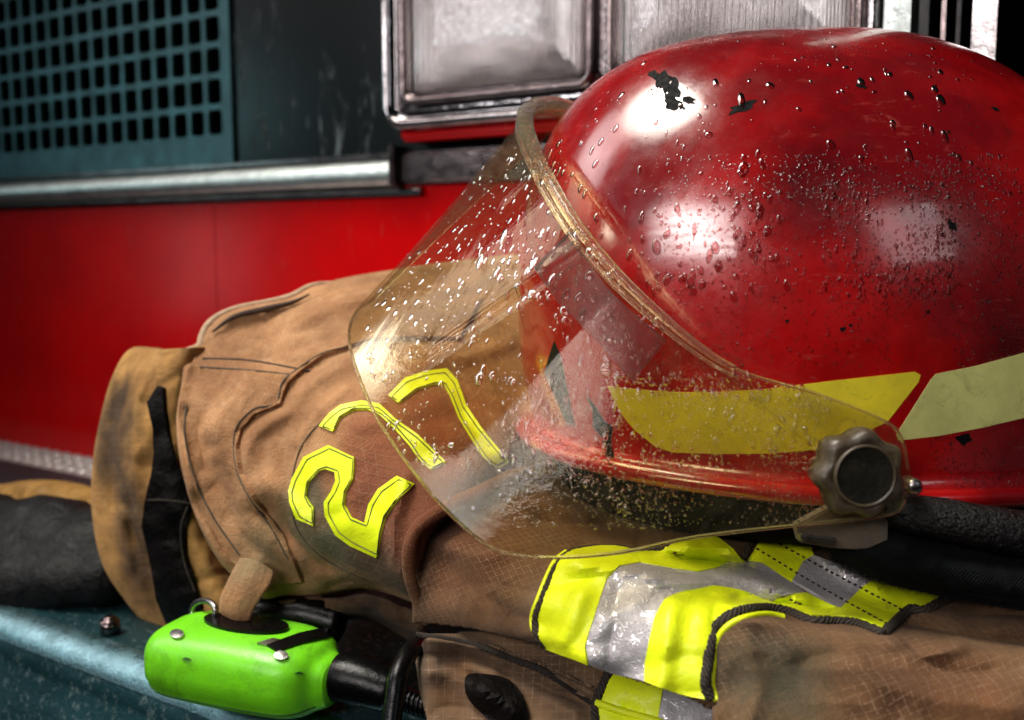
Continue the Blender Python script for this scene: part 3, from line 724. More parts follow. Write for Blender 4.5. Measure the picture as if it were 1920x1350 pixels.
# B: the front of the coat, folds and stripes
xs_ = [700, 790, 880, 980, 1080, 1180, 1280, 1380, 1500, 1640, 1780, 1920, 2060]
ys_ = [850, 910, 970, 1015, 1055, 1100, 1150, 1200, 1250, 1310, 1380, 1460]
D_ = {
 700:  [.53, .53, .52, .51, .50, .50, .50, .50, .50, .50, .50, .50],
 790:  [.52, .51, .490, .472, .462, .456, .455, .470, .49, .49, .49, .49],
 880:  [.52, .50, .468, .448, .434, .424, .420, .430, .47, .48, .48, .48],
 980:  [.52, .50, .462, .438, .420, .404, .396, .396, .43, .46, .46, .46],
 1080: [.52, .50, .465, .436, .404, .388, .380, .377, .378, .43, .44, .44],
 1180: [.52, .50, .468, .430, .402, .382, .372, .368, .366, .372, .42, .42],
 1280: [.52, .50, .468, .430, .410, .386, .370, .362, .358, .356, .36, .42],
 1380: [.52, .50, .468, .432, .418, .400, .368, .356, .350, .346, .342, .345],
 1500: [.52, .50, .468, .440, .425, .412, .385, .356, .346, .340, .334, .335],
 1640: [.52, .50, .468, .445, .430, .418, .400, .362, .346, .337, .330, .33],
 1780: [.52, .50, .468, .448, .432, .420, .405, .370, .350, .337, .328, .325],
 1920: [.52, .50, .468, .448, .434, .420, .402, .376, .352, .336, .326, .32],
 2060: [.52, .50, .468, .448, .434, .420, .402, .376, .352, .336, .326, .32]}
C = np.array([[P(x, y, D_[x][i]) for x in xs_] for i, y in enumerate(ys_)])
G = grid_up(C, 18, 16)
ridB = [
 ([(800, 1010), (900, 1040), (1000, 1020), (1060, 1030)], 26, .007), ([(790, 990), (860, 1080), (960, 1150), (1040, 1180)], 22, -.004),
 ([(900, 930), (1000, 940), (1100, 960)], 26, .010), ([(1010, 975), (1100, 1000), (1200, 1010)], 18, -.006),
 ([(1180, 960), (1300, 975)], 24, .006),
 ([(1200, 1036), (1300, 1050), (1400, 1056)], 14, -.010), ([(1250, 1040), (1320, 1024), (1380, 1040)], 18, .008),
 ([(1080, 1060), (1180, 1080), (1290, 1095), (1400, 1095), (1500, 1130)], 18, .007),
 ([(1380, 1128), (1450, 1130), (1560, 1152)], 11, -.007),
 ([(1090, 1120), (1060, 1200)], 20, .004), ([(1160, 1110), (1140, 1250)], 16, -.002), ([(1260, 1140), (1240, 1280)], 20, .004),
 ([(1400, 1165), (1520, 1180), (1660, 1205), (1720, 1230), (1800, 1215)], 16, .006),
 ([(1700, 1170), (1800, 1190), (1920, 1205)], 12, -.008), ([(1730, 1150), (1820, 1160), (1920, 1165)], 16, .006),
 ([(1400, 1200), (1420, 1300), (1380, 1400)], 26, .004), ([(1600, 1240), (1700, 1300), (1900, 1330)], 30, .004), ([(1500, 1250), (1600, 1350)], 26, -.003),
 ([(1340, 1150), (1338, 1320)], 12, -.004), ([(1460, 1010), (1650, 1110)], 8, .003), ([(1700, 1215), (1790, 1260), (1920, 1250)], 16, -.005),
]
G = wrinkle(G, [(l, w_, h_ * 1.35) for l, w_, h_ in ridB], None, .0019, 24)
# cut the hem: the lower left is folded away under itself
meB = grid_mesh('coat_body', G)
hem = [(690, 1180), (790, 1165), (880, 1175), (960, 1195), (1024, 1213), (1104, 1246), (1212, 1281), (1330, 1318), (1342, 1400), (1345, 1500)]
bm = bmesh.new(); bm.from_mesh(meB)
hx = np.array([h[0] for h in hem[:-2]]); hy = np.array([h[1] for h in hem[:-2]])
kill = []
for v in bm.verts:
    x, y, d = proj(np.array(v.co))
    lim = np.interp(x, hx, hy) if x < 1330 else 1e5
    left = 770 - 0 * y
    if y > lim + 4 or x < left: kill.append(v)
bmesh.ops.delete(bm, geom=kill, context='VERTS'); bm.to_mesh(meB); bm.free()
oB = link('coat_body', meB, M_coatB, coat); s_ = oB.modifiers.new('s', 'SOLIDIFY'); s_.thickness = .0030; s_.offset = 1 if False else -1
tB = bvh_of(meB)
# C: layers below the hem
xs2 = [776, 800, 860, 960, 1060, 1160, 1260, 1360, 1460]; ys2 = [1120, 1180, 1230, 1280, 1330, 1390, 1450]
C = np.array([[P(x, y, (.455 + (.03 if x < 780 else 0)) - .045 * (y - 1120) / 330 - .05 * (x - 700) / 760) for x in xs2] for y in ys2])
G = wrinkle(grid_up(C, 14, 16), [([(780, 1195), (900, 1215), (1000, 1250), (1110, 1300)], 9, .006), ([(780, 1225), (900, 1240), (1000, 1280), (1100, 1320)], 10, -.006), ([(800, 1262), (850, 1262), (960, 1330)], 22, .008), ([(1000, 1300), (1080, 1340)], 20, .005), ([(830, 1245), (900, 1275)], 12, -.008)], None, .0018, 34)
meL = grid_mesh('coat_lower_fold', G); bm = bmesh.new(); bm.from_mesh(meL); kill = []
for v in bm.verts:
    x, y, d = proj(np.array(v.co))
    if y < np.interp(x, [760, 900, 1000, 1100], [1188, 1182, 1190, 1180]) or x < np.interp(y, [1180, 1240, 1300, 1380], [800, 778, 786, 806]): kill.append(v)
bmesh.ops.delete(bm, geom=kill, context='VERTS'); bm.to_mesh(meL); bm.free()
oL = link('coat_lower_fold', meL, M_coatC, coat); s_ = oL.modifiers.new('s', 'SOLIDIFY'); s_.thickness = .004; s_.offset = -1
tL = bvh_of(meL)
seam([(780, 1190), (850, 1200), (900, 1212), (960, 1236), (1010, 1254), (1060, 1284), (1110, 1318)], [tL], oL, .0013, M_rope)
drape('dark_patch', [(880, 1272), (930, 1275), (965, 1290), (984, 1320), (990, 1370), (940, 1370), (905, 1330), (880, 1300)], [tL], M_leather, coat, thick=.002, spl=3, dome=.001)
# dark soft edge of the roll (collar turn)
tAB = [tA, tB]
tube('collar_binding', [P(*q) for q in ((985, 880, .486), (950, 896, .478), (900, 922, .466), (850, 945, .457), (806, 970, .450), (778, 996, .447), (766, 1035, .447), (768, 1080, .452), (782, 1125, .458), (800, 1168, .462))], [.002, .003, .0034, .0034, .0032, .003, .003, .003, .0028, .002], M_coatA, coat, 12, label='turned rust brown collar edge')
# stripes
sil1 = [(1400, 1054), (1368, 1058), (1340, 1072), (1308, 1079), (1260, 1072), (1200, 1061), (1160, 1068), (1140, 1086), (1124, 1126), (1108, 1180), (1100, 1215), (1106, 1243)]
sil2 = [(1214, 1279), (1213, 1242), (1222, 1202), (1232, 1162), (1248, 1130), (1280, 1110), (1332, 1102), (1384, 1110), (1432, 1126), (1464, 1120), (1508, 1117)]
topl = [(1024, 1212), (1008, 1194), (1004, 1162), (1016, 1126), (1032, 1086), (1048, 1054), (1072, 1036), (1120, 1030), (1160, 1030), (1208, 1040), (1256, 1026), (1300, 1010), (1320, 1008), (1345, 1014), (1372, 1030)]
rp = [(1322, 1314), (1316, 1282), (1320, 1242), (1326, 1202), (1342, 1170), (1378, 1148), (1430, 1138), (1478, 1145), (1520, 1160), (1580, 1163), (1616, 1168), (1652, 1184)]
drape('lime_stripe', topl + sil1, [tB], M_lime, coat, step=8, thick=.0012, label='wide lime stripe left of the silver band')
drape('silver_stripe', list(reversed(sil1)) + [(1430, 1062), (1470, 1090)] + list(reversed(sil2)), [tB], M_silver, coat, step=8, thick=.0009, label='wet silver band between the lime stripes')
drape('lime_stripe', sil2 + [(1575, 1146)] + list(reversed(rp)), [tB], M_lime, coat, step=8, thick=.0012, label='wide lime stripe right of the silver band')
def piping(line, trees, par, r=.0019, name='piping'): return tube(name, on_surf(line, trees, r * .6, step=5), r, M_rope, par, 8, rough=.25, up=2)
piping([(1024, 1212), (1009, 1194), (1006, 1162), (1018, 1126), (1034, 1086), (1050, 1056), (1074, 1036), (1120, 1029), (1160, 1029), (1208, 1039), (1256, 1025), (1304, 1007)], [tB], coat)
piping([(1332, 1312), (1322, 1282), (1326, 1242), (1332, 1202), (1348, 1170), (1384, 1149), (1432, 1141), (1480, 1149), (1520, 1165), (1580, 1167), (1616, 1173), (1656, 1190)], [tB], coat, .0022)
tube('lime_edge', on_surf([(1344, 1314), (1335, 1282), (1338, 1242), (1343, 1206), (1360, 1178), (1390, 1160), (1435, 1152), (1470, 1157)], [tB], .0004, step=5), .0013, M_lime, coat, 6)
tube('lime_edge', on_surf([(1014, 1205), (1000, 1180), (998, 1155), (1010, 1120), (1026, 1080), (1042, 1050), (1062, 1034)], [tB], .0002, step=5), .0011, M_lime, coat, 6)
# rear stripe with stitching
drape('lime_stripe', [(1436, 994), (1510, 996), (1524, 1044), (1504, 1056), (1484, 1092), (1402, 1050)], [tB], M_lime, coat, step=8, label='stitched lime stripe end under the helmet bracket')
drape('silver_stripe', [(1524, 1044), (1645, 1084), (1616, 1104), (1575, 1146), (1484, 1092), (1504, 1056)], [tB], M_silver, coat, step=8, label='stitched silver band')
drape('lime_stripe', [(1645, 1084), (1790, 1110), (1784, 1120), (1732, 1146), (1700, 1146), (1655, 1190), (1575, 1146), (1616, 1104)], [tB], M_lime, coat, step=8, label='stitched lime stripe beside the black knitted curtain')
piping([(1430, 994), (1412, 1012), (1392, 1046)], [tB], coat, .0018)
piping([(1786, 1118), (1760, 1132), (1732, 1146), (1712, 1142), (1700, 1148), (1676, 1170), (1656, 1190)], [tB], coat, .0022)
allcoat = [bvh_of(o.data) for o in coat.children if o.type == 'MESH']
for l in ([(1440, 1008), (1520, 1052), (1610, 1100), (1700, 1148)], [(1418, 1028), (1500, 1078), (1590, 1130), (1668, 1172)]):
    W_ = on_surf(l, allcoat, .0002, step=3)
    V = []; 
    for i in range(0, len(W_) - 3, 4): tube('stitch', [W_[i], W_[i + 1], W_[i + 2]], .0005, M_rope, coat, 5, spline=False)
# lower stripe peeping out under the hem
drape('lime_stripe', [(1150, 1252), (1244, 1288), (1234, 1365), (1116, 1365), (1118, 1320), (1130, 1290)], [tL], M_lime, coat, step=8, label='small lime stripe at the bottom edge')
drape('silver_stripe', [(1244, 1288), (1350, 1322), (1352, 1365), (1234, 1365)], [tL], M_silver, coat, step=8, label='small silver band at the bottom edge')
piping([(1146, 1250), (1130, 1288), (1118, 1322), (1116, 1365)], [tL], coat, .0020)
tube('drawcord', on_surf([(1118, 1318), (1160, 1332), (1230, 1352), (1260, 1362)], [tL], .0022, step=6), .0016, M_lime, coat, 8)
# tan loop, ring and underside by the radio
lp = [[P(450, 1046, .512), P(480, 1050, .508), P(515, 1072, .508)], [P(438, 1066, .508), P(470, 1072, .503), P(510, 1090, .504)], [P(424, 1094, .505), P(458, 1100, .499), P(496, 1112, .500)], [P(412, 1124, .505), P(442, 1136, .499), P(478, 1140, .500)], [P(414, 1150, .508), P(440, 1164, .503), P(466, 1170, .504)], [P(430, 1158, .522), P(450, 1172, .52), P(468, 1172, .52)]]
ol = link('hanging_loop', grid_mesh('hanging_loop', grid_up(np.array(lp), 6, 6)), M_coatA, coat); s_ = ol.modifiers.new('s', 'SOLIDIFY'); s_.thickness = .003
ring = [P(382 + 22 * math.cos(t) , 1146 + 20 * math.sin(t), .52 - .01 * math.cos(t)) for t in np.linspace(0, 2 * math.pi, 20)]
tube('metal_ring', ring, .0016, M_bolt, coat, 8)
un = [[P(520, 1105, .535), P(600, 1120, .53), P(700, 1120, .51), P(800, 1160, .50)], [P(510, 1135, .53), P(590, 1150, .525), P(690, 1150, .515), P(790, 1190, .50)], [P(530, 1150, .56), P(600, 1165, .56), P(700, 1165, .55), P(790, 1220, .53)]]
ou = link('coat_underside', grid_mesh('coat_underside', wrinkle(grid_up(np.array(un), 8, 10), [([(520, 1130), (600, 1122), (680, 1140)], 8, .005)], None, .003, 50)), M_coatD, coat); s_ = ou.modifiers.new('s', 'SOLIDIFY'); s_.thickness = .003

# ------------------------------------------------------------------ HELMET
hc = Wc(.155, .500, .130)
YW, TL = R(10), R(-5.0)
hF = RT * -math.cos(YW) + FH * -math.sin(YW); hS = RT * math.sin(YW) + FH * -math.cos(YW)
hU = -hF * math.sin(TL) + np.array([0, 0, math.cos(TL)]); hF = hF * math.cos(TL) + np.array([0, 0, math.sin(TL)])
helmet = empty('fire_helmet', hc, 'scuffed wet red fire helmet with yellowed clear visor lying on the rolled coat', 'helmet')
def HP(f, s, u): return hc + hF * f + hS * s + hU * u
AF, AR, BW, ZE, CT, RO = .146, .154, .113, .060, .1415, .022
def shell_pt(phi, t, inset=0.):
    """t<0 .. wall below the equator (0 at equator, -1 rim); t 0..1 to the apex"""
    c, s = math.cos(phi), math.sin(phi)
    a = (AF if c > 0 else AR) - inset; b = BW - inset
    if t >= 0:
        n = 2.3 + 1.4 * max(0, c) ** 1.5
        e = t * math.pi / 2; hor = max(0, math.cos(e)) ** (2 / n); z = ZE + (CT - inset) * math.sin(e) ** (2 / (2.0 + (n - 2.3) * .3))
    else:
        k = -t; hor = 1 - .035 * k ** 2 + .05 * max(0, (k - .86) / .14) ** 1.5; z = ZE * (1 - k) + k * RO * c
    x = a * hor * math.copysign(abs(c) ** (2 / 2.25), c); y = b * hor * math.copysign(abs(s) ** (2 / 2.25), s)
    # brow: front edge dips a little, sides arch
    # soft crown ridge
    if t > 0: z += .0015 * math.exp(-(y / .03) ** 2) * math.sin(t * math.pi / 2)
    return HP(x, y, z)
NP = 160
ts = list(np.linspace(-1, 0, 26)) + list(np.linspace(0, 1, 56)[1:])
V = [shell_pt(2 * math.pi * i / NP, t) for t in ts for i in range(NP)]
F = [(j * NP + i, j * NP + (i + 1) % NP, (j + 1) * NP + (i + 1) % NP, (j + 1) * NP + i) for j in range(len(ts) - 1) for i in range(NP)]
meS = recalc(mesh_from('shell', V, F)); bm = bmesh.new(); bm.from_mesh(meS); bmesh.ops.remove_doubles(bm, verts=bm.verts, dist=1e-5); bm.to_mesh(meS); bm.free()
px, py, dd = proj(np.array(V))
print('helmet px', px.min(), px.max(), py.min(), px[py.argmin()], py.max())
for xx in (1010, 1060, 1150, 1300, 1450, 1560, 1680, 1800, 1920):
    k = np.abs(px - xx) < 8; print(xx, round(py[k].min()) if k.any() else None, round(py[k].max()) if k.any() else None)
oS = link('shell', meS, M_shell, helmet); s_ = oS.modifiers.new('s', 'SOLIDIFY'); s_.thickness = .004; s_.offset = -1
tS = bvh_of(meS)
# rolled lip round the rim
rimp = [shell_pt(2 * math.pi * i / 72, -1) for i in range(73)]
tube('shell_lip', rimp, .0042, M_shell, helmet, 10, up=2, cap=False)
# dark liner inside, and ear skirt hanging lower
NPl = 80
prof = [(.012, .075), (.012, .02), (.013, -.004), (.017, -.020), (.022, -.026), (.032, -.026), (.036, -.01), (.036, .06)]
V = []
for ins, z in prof:
    for i in range(NPl):
        ph = 2 * math.pi * i / NPl; c, s = math.cos(ph), math.sin(ph)
        zz = z + RO * c
        if z < 0: zz = z * (1. if s > -.2 else .5) * (1 - .55 * max(0, c))
        V.append(HP(((AF if c > 0 else AR) - ins) * math.copysign(abs(c) ** .9, c), (BW - ins) * math.copysign(abs(s) ** .9, s), zz))
F = [(j * NPl + i, j * NPl + (i + 1) % NPl, (j + 1) * NPl + (i + 1) % NPl, (j + 1) * NPl + i) for j in range(len(prof) - 1) for i in range(NPl)]
link('liner', recalc(mesh_from('liner', V, F)), M_liner, helmet)
# reflective tape
def tp_(poly, lab): return drape('reflective_tape', poly, [tS], M_tape if 'pointed' in lab else M_tape2, helmet, off=.00005, thick=.00018, step=9, label=lab)
tp_([(1140, 724), (1165, 727), (1250, 735), (1330, 736), (1430, 730), (1560, 714), (1715, 697), (1726, 703), (1722, 716), (1664, 790), (1600, 822), (1540, 842), (1450, 850), (1340, 851), (1262, 848), (1230, 838), (1190, 806), (1165, 776), (1152, 750)], 'pointed yellow tape piece behind the visor arm')
tp_([(1755, 701), (1830, 686), (1925, 660), (2010, 632), (2010, 752), (1925, 782), (1840, 802), (1760, 817), (1684, 826), (1680, 815), (1745, 712)], 'yellow tape piece at the back of the helmet')
# scuffs and chips
rr = random.Random(3)
def chip(cx, cy, w, h, ang, n=13, jag=.42):
    pl = []
    for i in range(n):
        t = 2 * math.pi * i / n; q = 1 + jag * (rr.random() - .5) * 2
        x = w * q * math.cos(t); y = h * q * math.sin(t)
        pl.append((cx + x * math.cos(ang) - y * math.sin(ang), cy + x * math.sin(ang) + y * math.cos(ang)))
    drape('paint_chip', pl, [tS], M_chip, helmet, off=.00002, thick=.00012, step=4, spl=2)
for a in ((1240, 150, 20, 14, .2), (1262, 168, 16, 20, .3), (1262, 192, 14, 12, 0), (1290, 188, 12, 6, .2), (1225, 138, 8, 5, 0), (1278, 200, 6, 5, 0),
          (1390, 200, 27, 8, -.35), (1616, 162, 12, 3, .4), (1785, 422, 6, 13, -.6), (1580, 617, 5, 5, 0), (1595, 610, 4, 3, 0), (1806, 823, 14, 11, .1), (1740, 585, 4, 3, 0), (1866, 204, 8, 3, .3), (1476, 602, 3, 3, 0)): chip(*a)
drape('paint_scrape', [(1040, 640), (1052, 668), (1062, 720), (1078, 800), (1062, 792), (1040, 740), (1022, 700), (1030, 670)], [tS], M_chip, helmet, off=.0001, thick=.0004, step=6)
drape('paint_scrape', [(1100, 742), (1116, 760), (1134, 790), (1150, 800), (1146, 826), (1152, 858), (1136, 860), (1130, 820), (1112, 800), (1112, 770)], [tS], M_chip, helmet, off=.0001, thick=.0004, step=6)

# visor
T_ = [(1703, 880, .377), (1690, 822, .376), (1655, 788, .376), (1530, 738, .374), (1360, 682, .374), (1200, 556, .378), (1095, 440, .388), (1040, 355, .405), (1004, 285, .432), (984, 228, .470), (1000, 202, .520), (1040, 196, .560), (1080, 205, .59)]
B_ = [(1703, 890, .377), (1695, 940, .375), (1660, 966, .374), (1500, 984, .371), (1310, 1006, .368), (1130, 1040, .366), (950, 1038, .372), (848, 968, .380), (750, 850, .390), (688, 745, .403), (655, 640, .425), (668, 585, .465), (700, 560, .51)]
T3 = np.array([P(*q) for q in T_]); B3 = np.array([P(*q) for q in B_])
KV = 40; Tn = cr_1d(T3, KV); Bn = cr_1d(B3, KV)
nv = 120
G = np.array([Tn * (1 - v) + Bn * v for v in np.linspace(0, 1, nv)])
# gentle bow outwards
bow = np.sin(np.linspace(0, math.pi, nv))[:, None, None] * .0008
nrm = np.cross(np.gradient(G, axis=1), np.gradient(G, axis=0)); nrm /= np.linalg.norm(nrm, axis=2)[:, :, None] + 1e-9
hcen = hc + hU * .06
sgn = np.sign(((G - hcen) * nrm).sum(2))[:, :, None]
G = G + nrm * sgn * bow
npx = 1.
G = wrinkle(G, [([(1095, 450), (690, 735)], 6, .0016), ([(1120, 455), (715, 745)], 5, -.0008), ([(1350, 690), (1500, 822)], 5, .0016), ([(1010, 380), (700, 650)], 5, .0009), ([(1000, 320), (720, 590)], 6, .0012), ([(1150, 560), (860, 860)], 30, .0007)], (np.arange(G.shape[1]) < 8.3 * KV)[None, :] * np.ones((nv, 1)))
meV = grid_mesh('visor', G)
oV = link('visor', meV, M_visor, helmet); s_ = oV.modifiers.new('s', 'SOLIDIFY'); s_.thickness = .0018; s_.offset = 0
tV = bvh_of(meV)
# thick moulded rim along the top edge; thin rim along the lower edge
tr = G[0][int(KV * 3.9):]
tube('visor_rim', tr[::4], [.0012, .0020, .0024, .0026, .0030, .0042, .0050, .0046, .004], M_rim, oV, 12, up=3)
tube('visor_rim', (G[0] + (G[5] - G[0]) * 1.1)[int(KV * 3.9)::4] - FW * .001, [.0006, .0012, .0013, .0013, .0015, .002, .002, .0018], M_rim, oV, 8, up=3)
tube('visor_edge', G[-1][int(KV * .9):][::5], .0007, M_rim, oV, 8, up=3)
tube('visor_edge', G[0][:int(KV * 4.0)][::4], .0006, M_rim, oV, 8, up=3)
lab = drape('visor_label', [(1004, 504), (1072, 436), (1110, 500), (1144, 548), (1200, 600), (1250, 640), (1186, 714), (1130, 650), (1050, 570)], [tV], M_label, oV, off=.0012, thick=.0002, step=9)
# knob with lobes and a round cap
kc = P(1612, 888, .368); kn = -(P(1612, 888, 1) - CAM); kn /= np.linalg.norm(kn); kn = hS * .75 + kn * .25 + 0; kn /= np.linalg.norm(kn)
ku = np.cross(kn, hU); ku /= np.linalg.norm(ku); kv = np.cross(kn, ku)
def lathe(name, prof, mat, parent, lob=0, amp=0., seg=96, rot=0., label=None, end=True):
    V = []; F = []
    for r, h in prof:
        for k in range(seg):
            a = 2 * math.pi * k / seg; q = r * (1 + amp * math.cos(lob * a + rot)) if lob and r > .010 else r
            V.append(kc + (ku * math.cos(a) + kv * math.sin(a)) * q + kn * h)
    for i in range(len(prof) - 1):
        for k in range(seg): F.append((i * seg + k, i * seg + (k + 1) % seg, (i + 1) * seg + (k + 1) % seg, (i + 1) * seg + k))
    if end: F.append(tuple(range((len(prof) - 1) * seg, len(prof) * seg)))
    return link(name, recalc(mesh_from(name, V, F)), mat, parent, label=label)
M_knob = simple('smoky knob plastic', (.055, .040, .024), .40, 0, nscale=120, var=.4, bump=.5, bscale=400, dirt=(.10, .08, .04), dirtf=.4)
M_cap = simple('dull black knob cap', (.012, .011, .008), .6, 0, Specular_IOR_Level=.15, nscale=140, var=.5, bump=.7, bscale=300, dirt=(.04, .034, .02), dirtf=.5)
kb = lathe('visor_knob', [(.013, -.012), (.0150, -.010), (.0160, -.004), (.0160, .001), (.0152, .0032), (.0140, .0042), (.0118, .0046), (.0113, .0040)], M_knob, helmet, 7, .075)
lathe('knob_ring', [(.0116, .003), (.0116, .0056), (.0112, .0062), (.0106, .0062), (.0102, .0045)], M_knob, kb, end=False)
lathe('knob_cap', [(.0102, .0052), (.008, .0050), (.004, .0048), (.001, .0048)], M_cap, kb)
# bracket plate under the knob
def slab(name, poly, d, th, mat, parent, dirv=None, bev=.0006):
    """flat plate facing the helmet side"""
    n0 = hS; o = P(*poly[0], d)
    F3 = []
    for x, y in poly:
        D = P(x, y, 1) - CAM; t = ((o - CAM) @ n0) / (D @ n0); F3.append(CAM + D * t)
    n = len(F3); V = F3 + [q - n0 * th for q in F3]
    F = [tuple(range(n)), tuple(range(2 * n - 1, n - 1, -1))] + [(i, n + i, n + (i + 1) % n, (i + 1) % n) for i in range(n)]
    me = recalc(mesh_from(name, V, F)); bm = bmesh.new(); bm.from_mesh(me); bmesh.ops.bevel(bm, geom=bm.edges[:], offset=bev, segments=2, affect='EDGES'); bm.to_mesh(me); bm.free()
    return link(name, me, mat, parent, smooth=False)
br = slab('visor_bracket', [(1494, 985), (1560, 950), (1668, 930), (1665, 1034), (1560, 1028), (1502, 1018)], .381, .005, M_bracket, helmet)
slab('bracket_clip', [(1502, 1002), (1570, 1010), (1566, 1022), (1502, 1014)], .3745, .003, M_bolt, br, bev=.0004)
# screw
kc_s = kc; kc = P(1713, 912, .378)
scr = lathe('screw', [(.0032, -.006), (.0032, .001), (.0028, .0018), (.0016, .0024), (.0003, .0025)], M_bolt, helmet, seg=24)
slot = tube('screw_slot', [kc + kn * .0024 + ku * .0018, kc + kn * .0026 - ku * .0018], .0004, M_chip, scr, 6, spline=False)
kc = kc_s
# padded black roll and the knitted neck curtain
tube('neck_roll', [P(*q) for q in ((1655, 940, .395), (1700, 962, .388), (1760, 972, .384), (1840, 988, .382), (1930, 1004, .384), (2040, 1020, .39))], [.0064, .0078, .0082, .0086, .0092, .0095], M_blackwet, helmet, 24, up=14, rough=.03)
kg = [[P(1520, 1000, .41), P(1640, 990, .397), P(1740, 1000, .392), (P(1840, 1012, .390)), P(1940, 1025, .390), P(2060, 1040, .39)],
      [P(1530, 1016, .405), P(1640, 1030, .388), P(1740, 1036, .382), P(1840, 1050, .380), P(1940, 1062, .378), P(2060, 1075, .378)],
      [P(1540, 1028, .405), P(1640, 1058, .385), P(1740, 1074, .376), P(1840, 1094, .372), P(1940, 1104, .370), P(2060, 1110, .37)],
      [P(1560, 1040, .410), P(1650, 1084, .392), P(1750, 1106, .384), P(1840, 1124, .380), P(1940, 1140, .376), P(2060, 1150, .376)],
      [P(1565, 1046, .425), P(1655, 1092, .41), P(1750, 1114, .40), P(1840, 1132, .396), P(1940, 1148, .392), P(2060, 1158, .39)]]
okn = link('neck_curtain', grid_mesh('neck_curtain', wrinkle(grid_up(np.array(kg), 10, 16), [([(1600, 1040), (1750, 1060), (1920, 1080)], 12, .002)], None, .0025, 40)), M_knit, helmet); s_ = okn.modifiers.new('s', 'SOLIDIFY'); s_.thickness = .003; s_.offset = -1
# fuzzy lower edge fibres
edge = [P(1556, 1042, .409), P(1600, 1066, .398), P(1650, 1088, .391), P(1750, 1110, .383), P(1840, 1128, .379), P(1940, 1144, .375)]
E = cr_1d(np.array(edge), 120); V = []; F = []
for q in E:
    for _ in range(2):
        a = q + rng.normal(0, .0006, 3) - UP * .0 ; dirn = -UP * rng.uniform(.2, 1) + RT * rng.normal(0, .8) - FW * rng.uniform(0, .6); L = rng.uniform(.001, .0028)
        b = len(V); s2 = RT * .00012; V += [a - s2, a + s2, a + dirn * L]; F.append((b, b + 1, b + 2))
tag(link('knit_fibres', mesh_from('knit_fibres', V, F), M_knit, okn), kind='stuff')

# ------------------------------------------------------------------ water drops
def drops(name, spots, tree, mat, parent, side=0.):
    bm = bmesh.new(); bmesh.ops.create_icosphere(bm, subdivisions=2, radius=1.)
    BV = np.array([v.co[:] for v in bm.verts]); BF = [[v.index for v in f.verts] for f in bm.faces]; bm.free()
    V = []; F = []
    for x, y, rad in spots:
        h = hit(x, y, [tree])
        if not h: continue
        n = np.array(h[1]); c = np.array(h[0]) + n * side
        dn = np.array([0, 0, -1.]) - n * (-n[2]); dn = dn / (np.linalg.norm(dn) + 1e-6); w = np.cross(n, dn)
        el = 1 + rng.random() * 1.3 if rad > .0006 else 1 + .4 * rng.random()
        rr = rad * h[2] / .4
        ph = rng.random() * 6.28
        Q = BV.copy(); wob = 1 + .20 * np.sin(2 * np.arctan2(Q[:, 1], Q[:, 0]) + ph)
        Q = c + (Q[:, :1] * wob[:, None] * w + Q[:, 1:2] * wob[:, None] * el * dn) * rr + np.maximum(Q[:, 2:3], -.15) * n * rr * .32
        b = len(V); V += list(Q); F += [[b + k for k in f] for f in BF]
    return link(name, mesh_from(name, V, F), mat, parent, kind='stuff')
def scatter(n, x0, x1, y0, y1, rmin, rmax, pw=2.5, cl=.5, f=7e-3, seed=0):
    out = []
    while len(out) < n:
        x = rng.uniform(x0, x1); y = rng.uniform(y0, y1)
        q = noise.noise(Vector((x * f, y * f, seed)))
        if q * .9 + .5 < rng.random() * cl: continue
        out.append((x, y, rmin + (rmax - rmin) * rng.random() ** pw))
    return out
sp = scatter(4200, 1230, 1918, 290, 690, .00018, .00058, 3, .9) + scatter(450, 1020, 1900, 60, 400, .0002, .0008, 3.5, 1.) + scatter(90, 1180, 1480, 360, 560, .0006, .0017, 1.8) + scatter(30, 1030, 1130, 260, 480, .0006, .0016, 1.5) \
   + scatter(500, 1740, 1915, 800, 950, .00018, .0005, 2, .8) + scatter(40, 1100, 1800, 80, 330, .0009, .0018, 2) + scatter(500, 1540, 1790, 340, 560, .0003, .0008, 2, .8)
drops('water_droplets', sp, tS, M_drop_s, oS)
sp = scatter(1100, 690, 1250, 300, 960, .00025, .0011, 3, .9) + scatter(2600, 940, 1600, 700, 990, .00020, .0006, 2.5, .8) + scatter(500, 1150, 1560, 700, 880, .0003, .001, 2, .8) + scatter(90, 900, 1240, 440, 720, .0008, .0020, 1.8) + scatter(60, 760, 1000, 280, 520, .0004, .0011, 2)
drops('water_droplets', sp, tV, M_drop_v, oV, .0010)

# ------------------------------------------------------------------ RADIO MICROPHONE
e0 = Wc(-.178, .497, .0); e1 = Wc(-.083, .462, .0)
ax = (e1 - e0); LN = np.linalg.norm(ax); ax /= LN; pr = np.cross(ax, [0, 0, 1.])     # pr points at the camera
radio = empty('radio_microphone', (e0 + e1) / 2, 'bright lime green handheld radio microphone with black cable on the bumper edge', 'radio')
tlt = R(6)
def RP(a, p, z): return e0 + ax * a + pr * (p) + np.array([0, 0, z])
V = []; F = []; sg = 40
st = [(-.004, .3, .35, .020), (-.0025, .55, .58, .020), (.001, .78, .8, .020), (.007, .94, .93, .020), (.016, 1., 1., .020), (.045, 1.02, 1.04, .020), (.070, 1.02, 1.03, .020), (.084, .97, .97, .0195), (.092, .82, .86, .019), (.097, .58, .70, .018), (.101, .48, .62, .018), (.103, .44, .56, .018)]
stn = cr_1d(np.array(st), 5)
for a, kw, kh, zc_ in stn:
    for k in range(sg):
        t = 2 * math.pi * k / sg; c, s = math.cos(t), math.sin(t)
        y = .026 * kw * math.copysign(abs(c) ** .62, c); z = .0185 * kh * math.copysign(abs(s) ** .62, s)
        if s < -.2: y *= .93
        V.append(RP(a * .95, y, zc_ + z + .001))
n = len(stn)
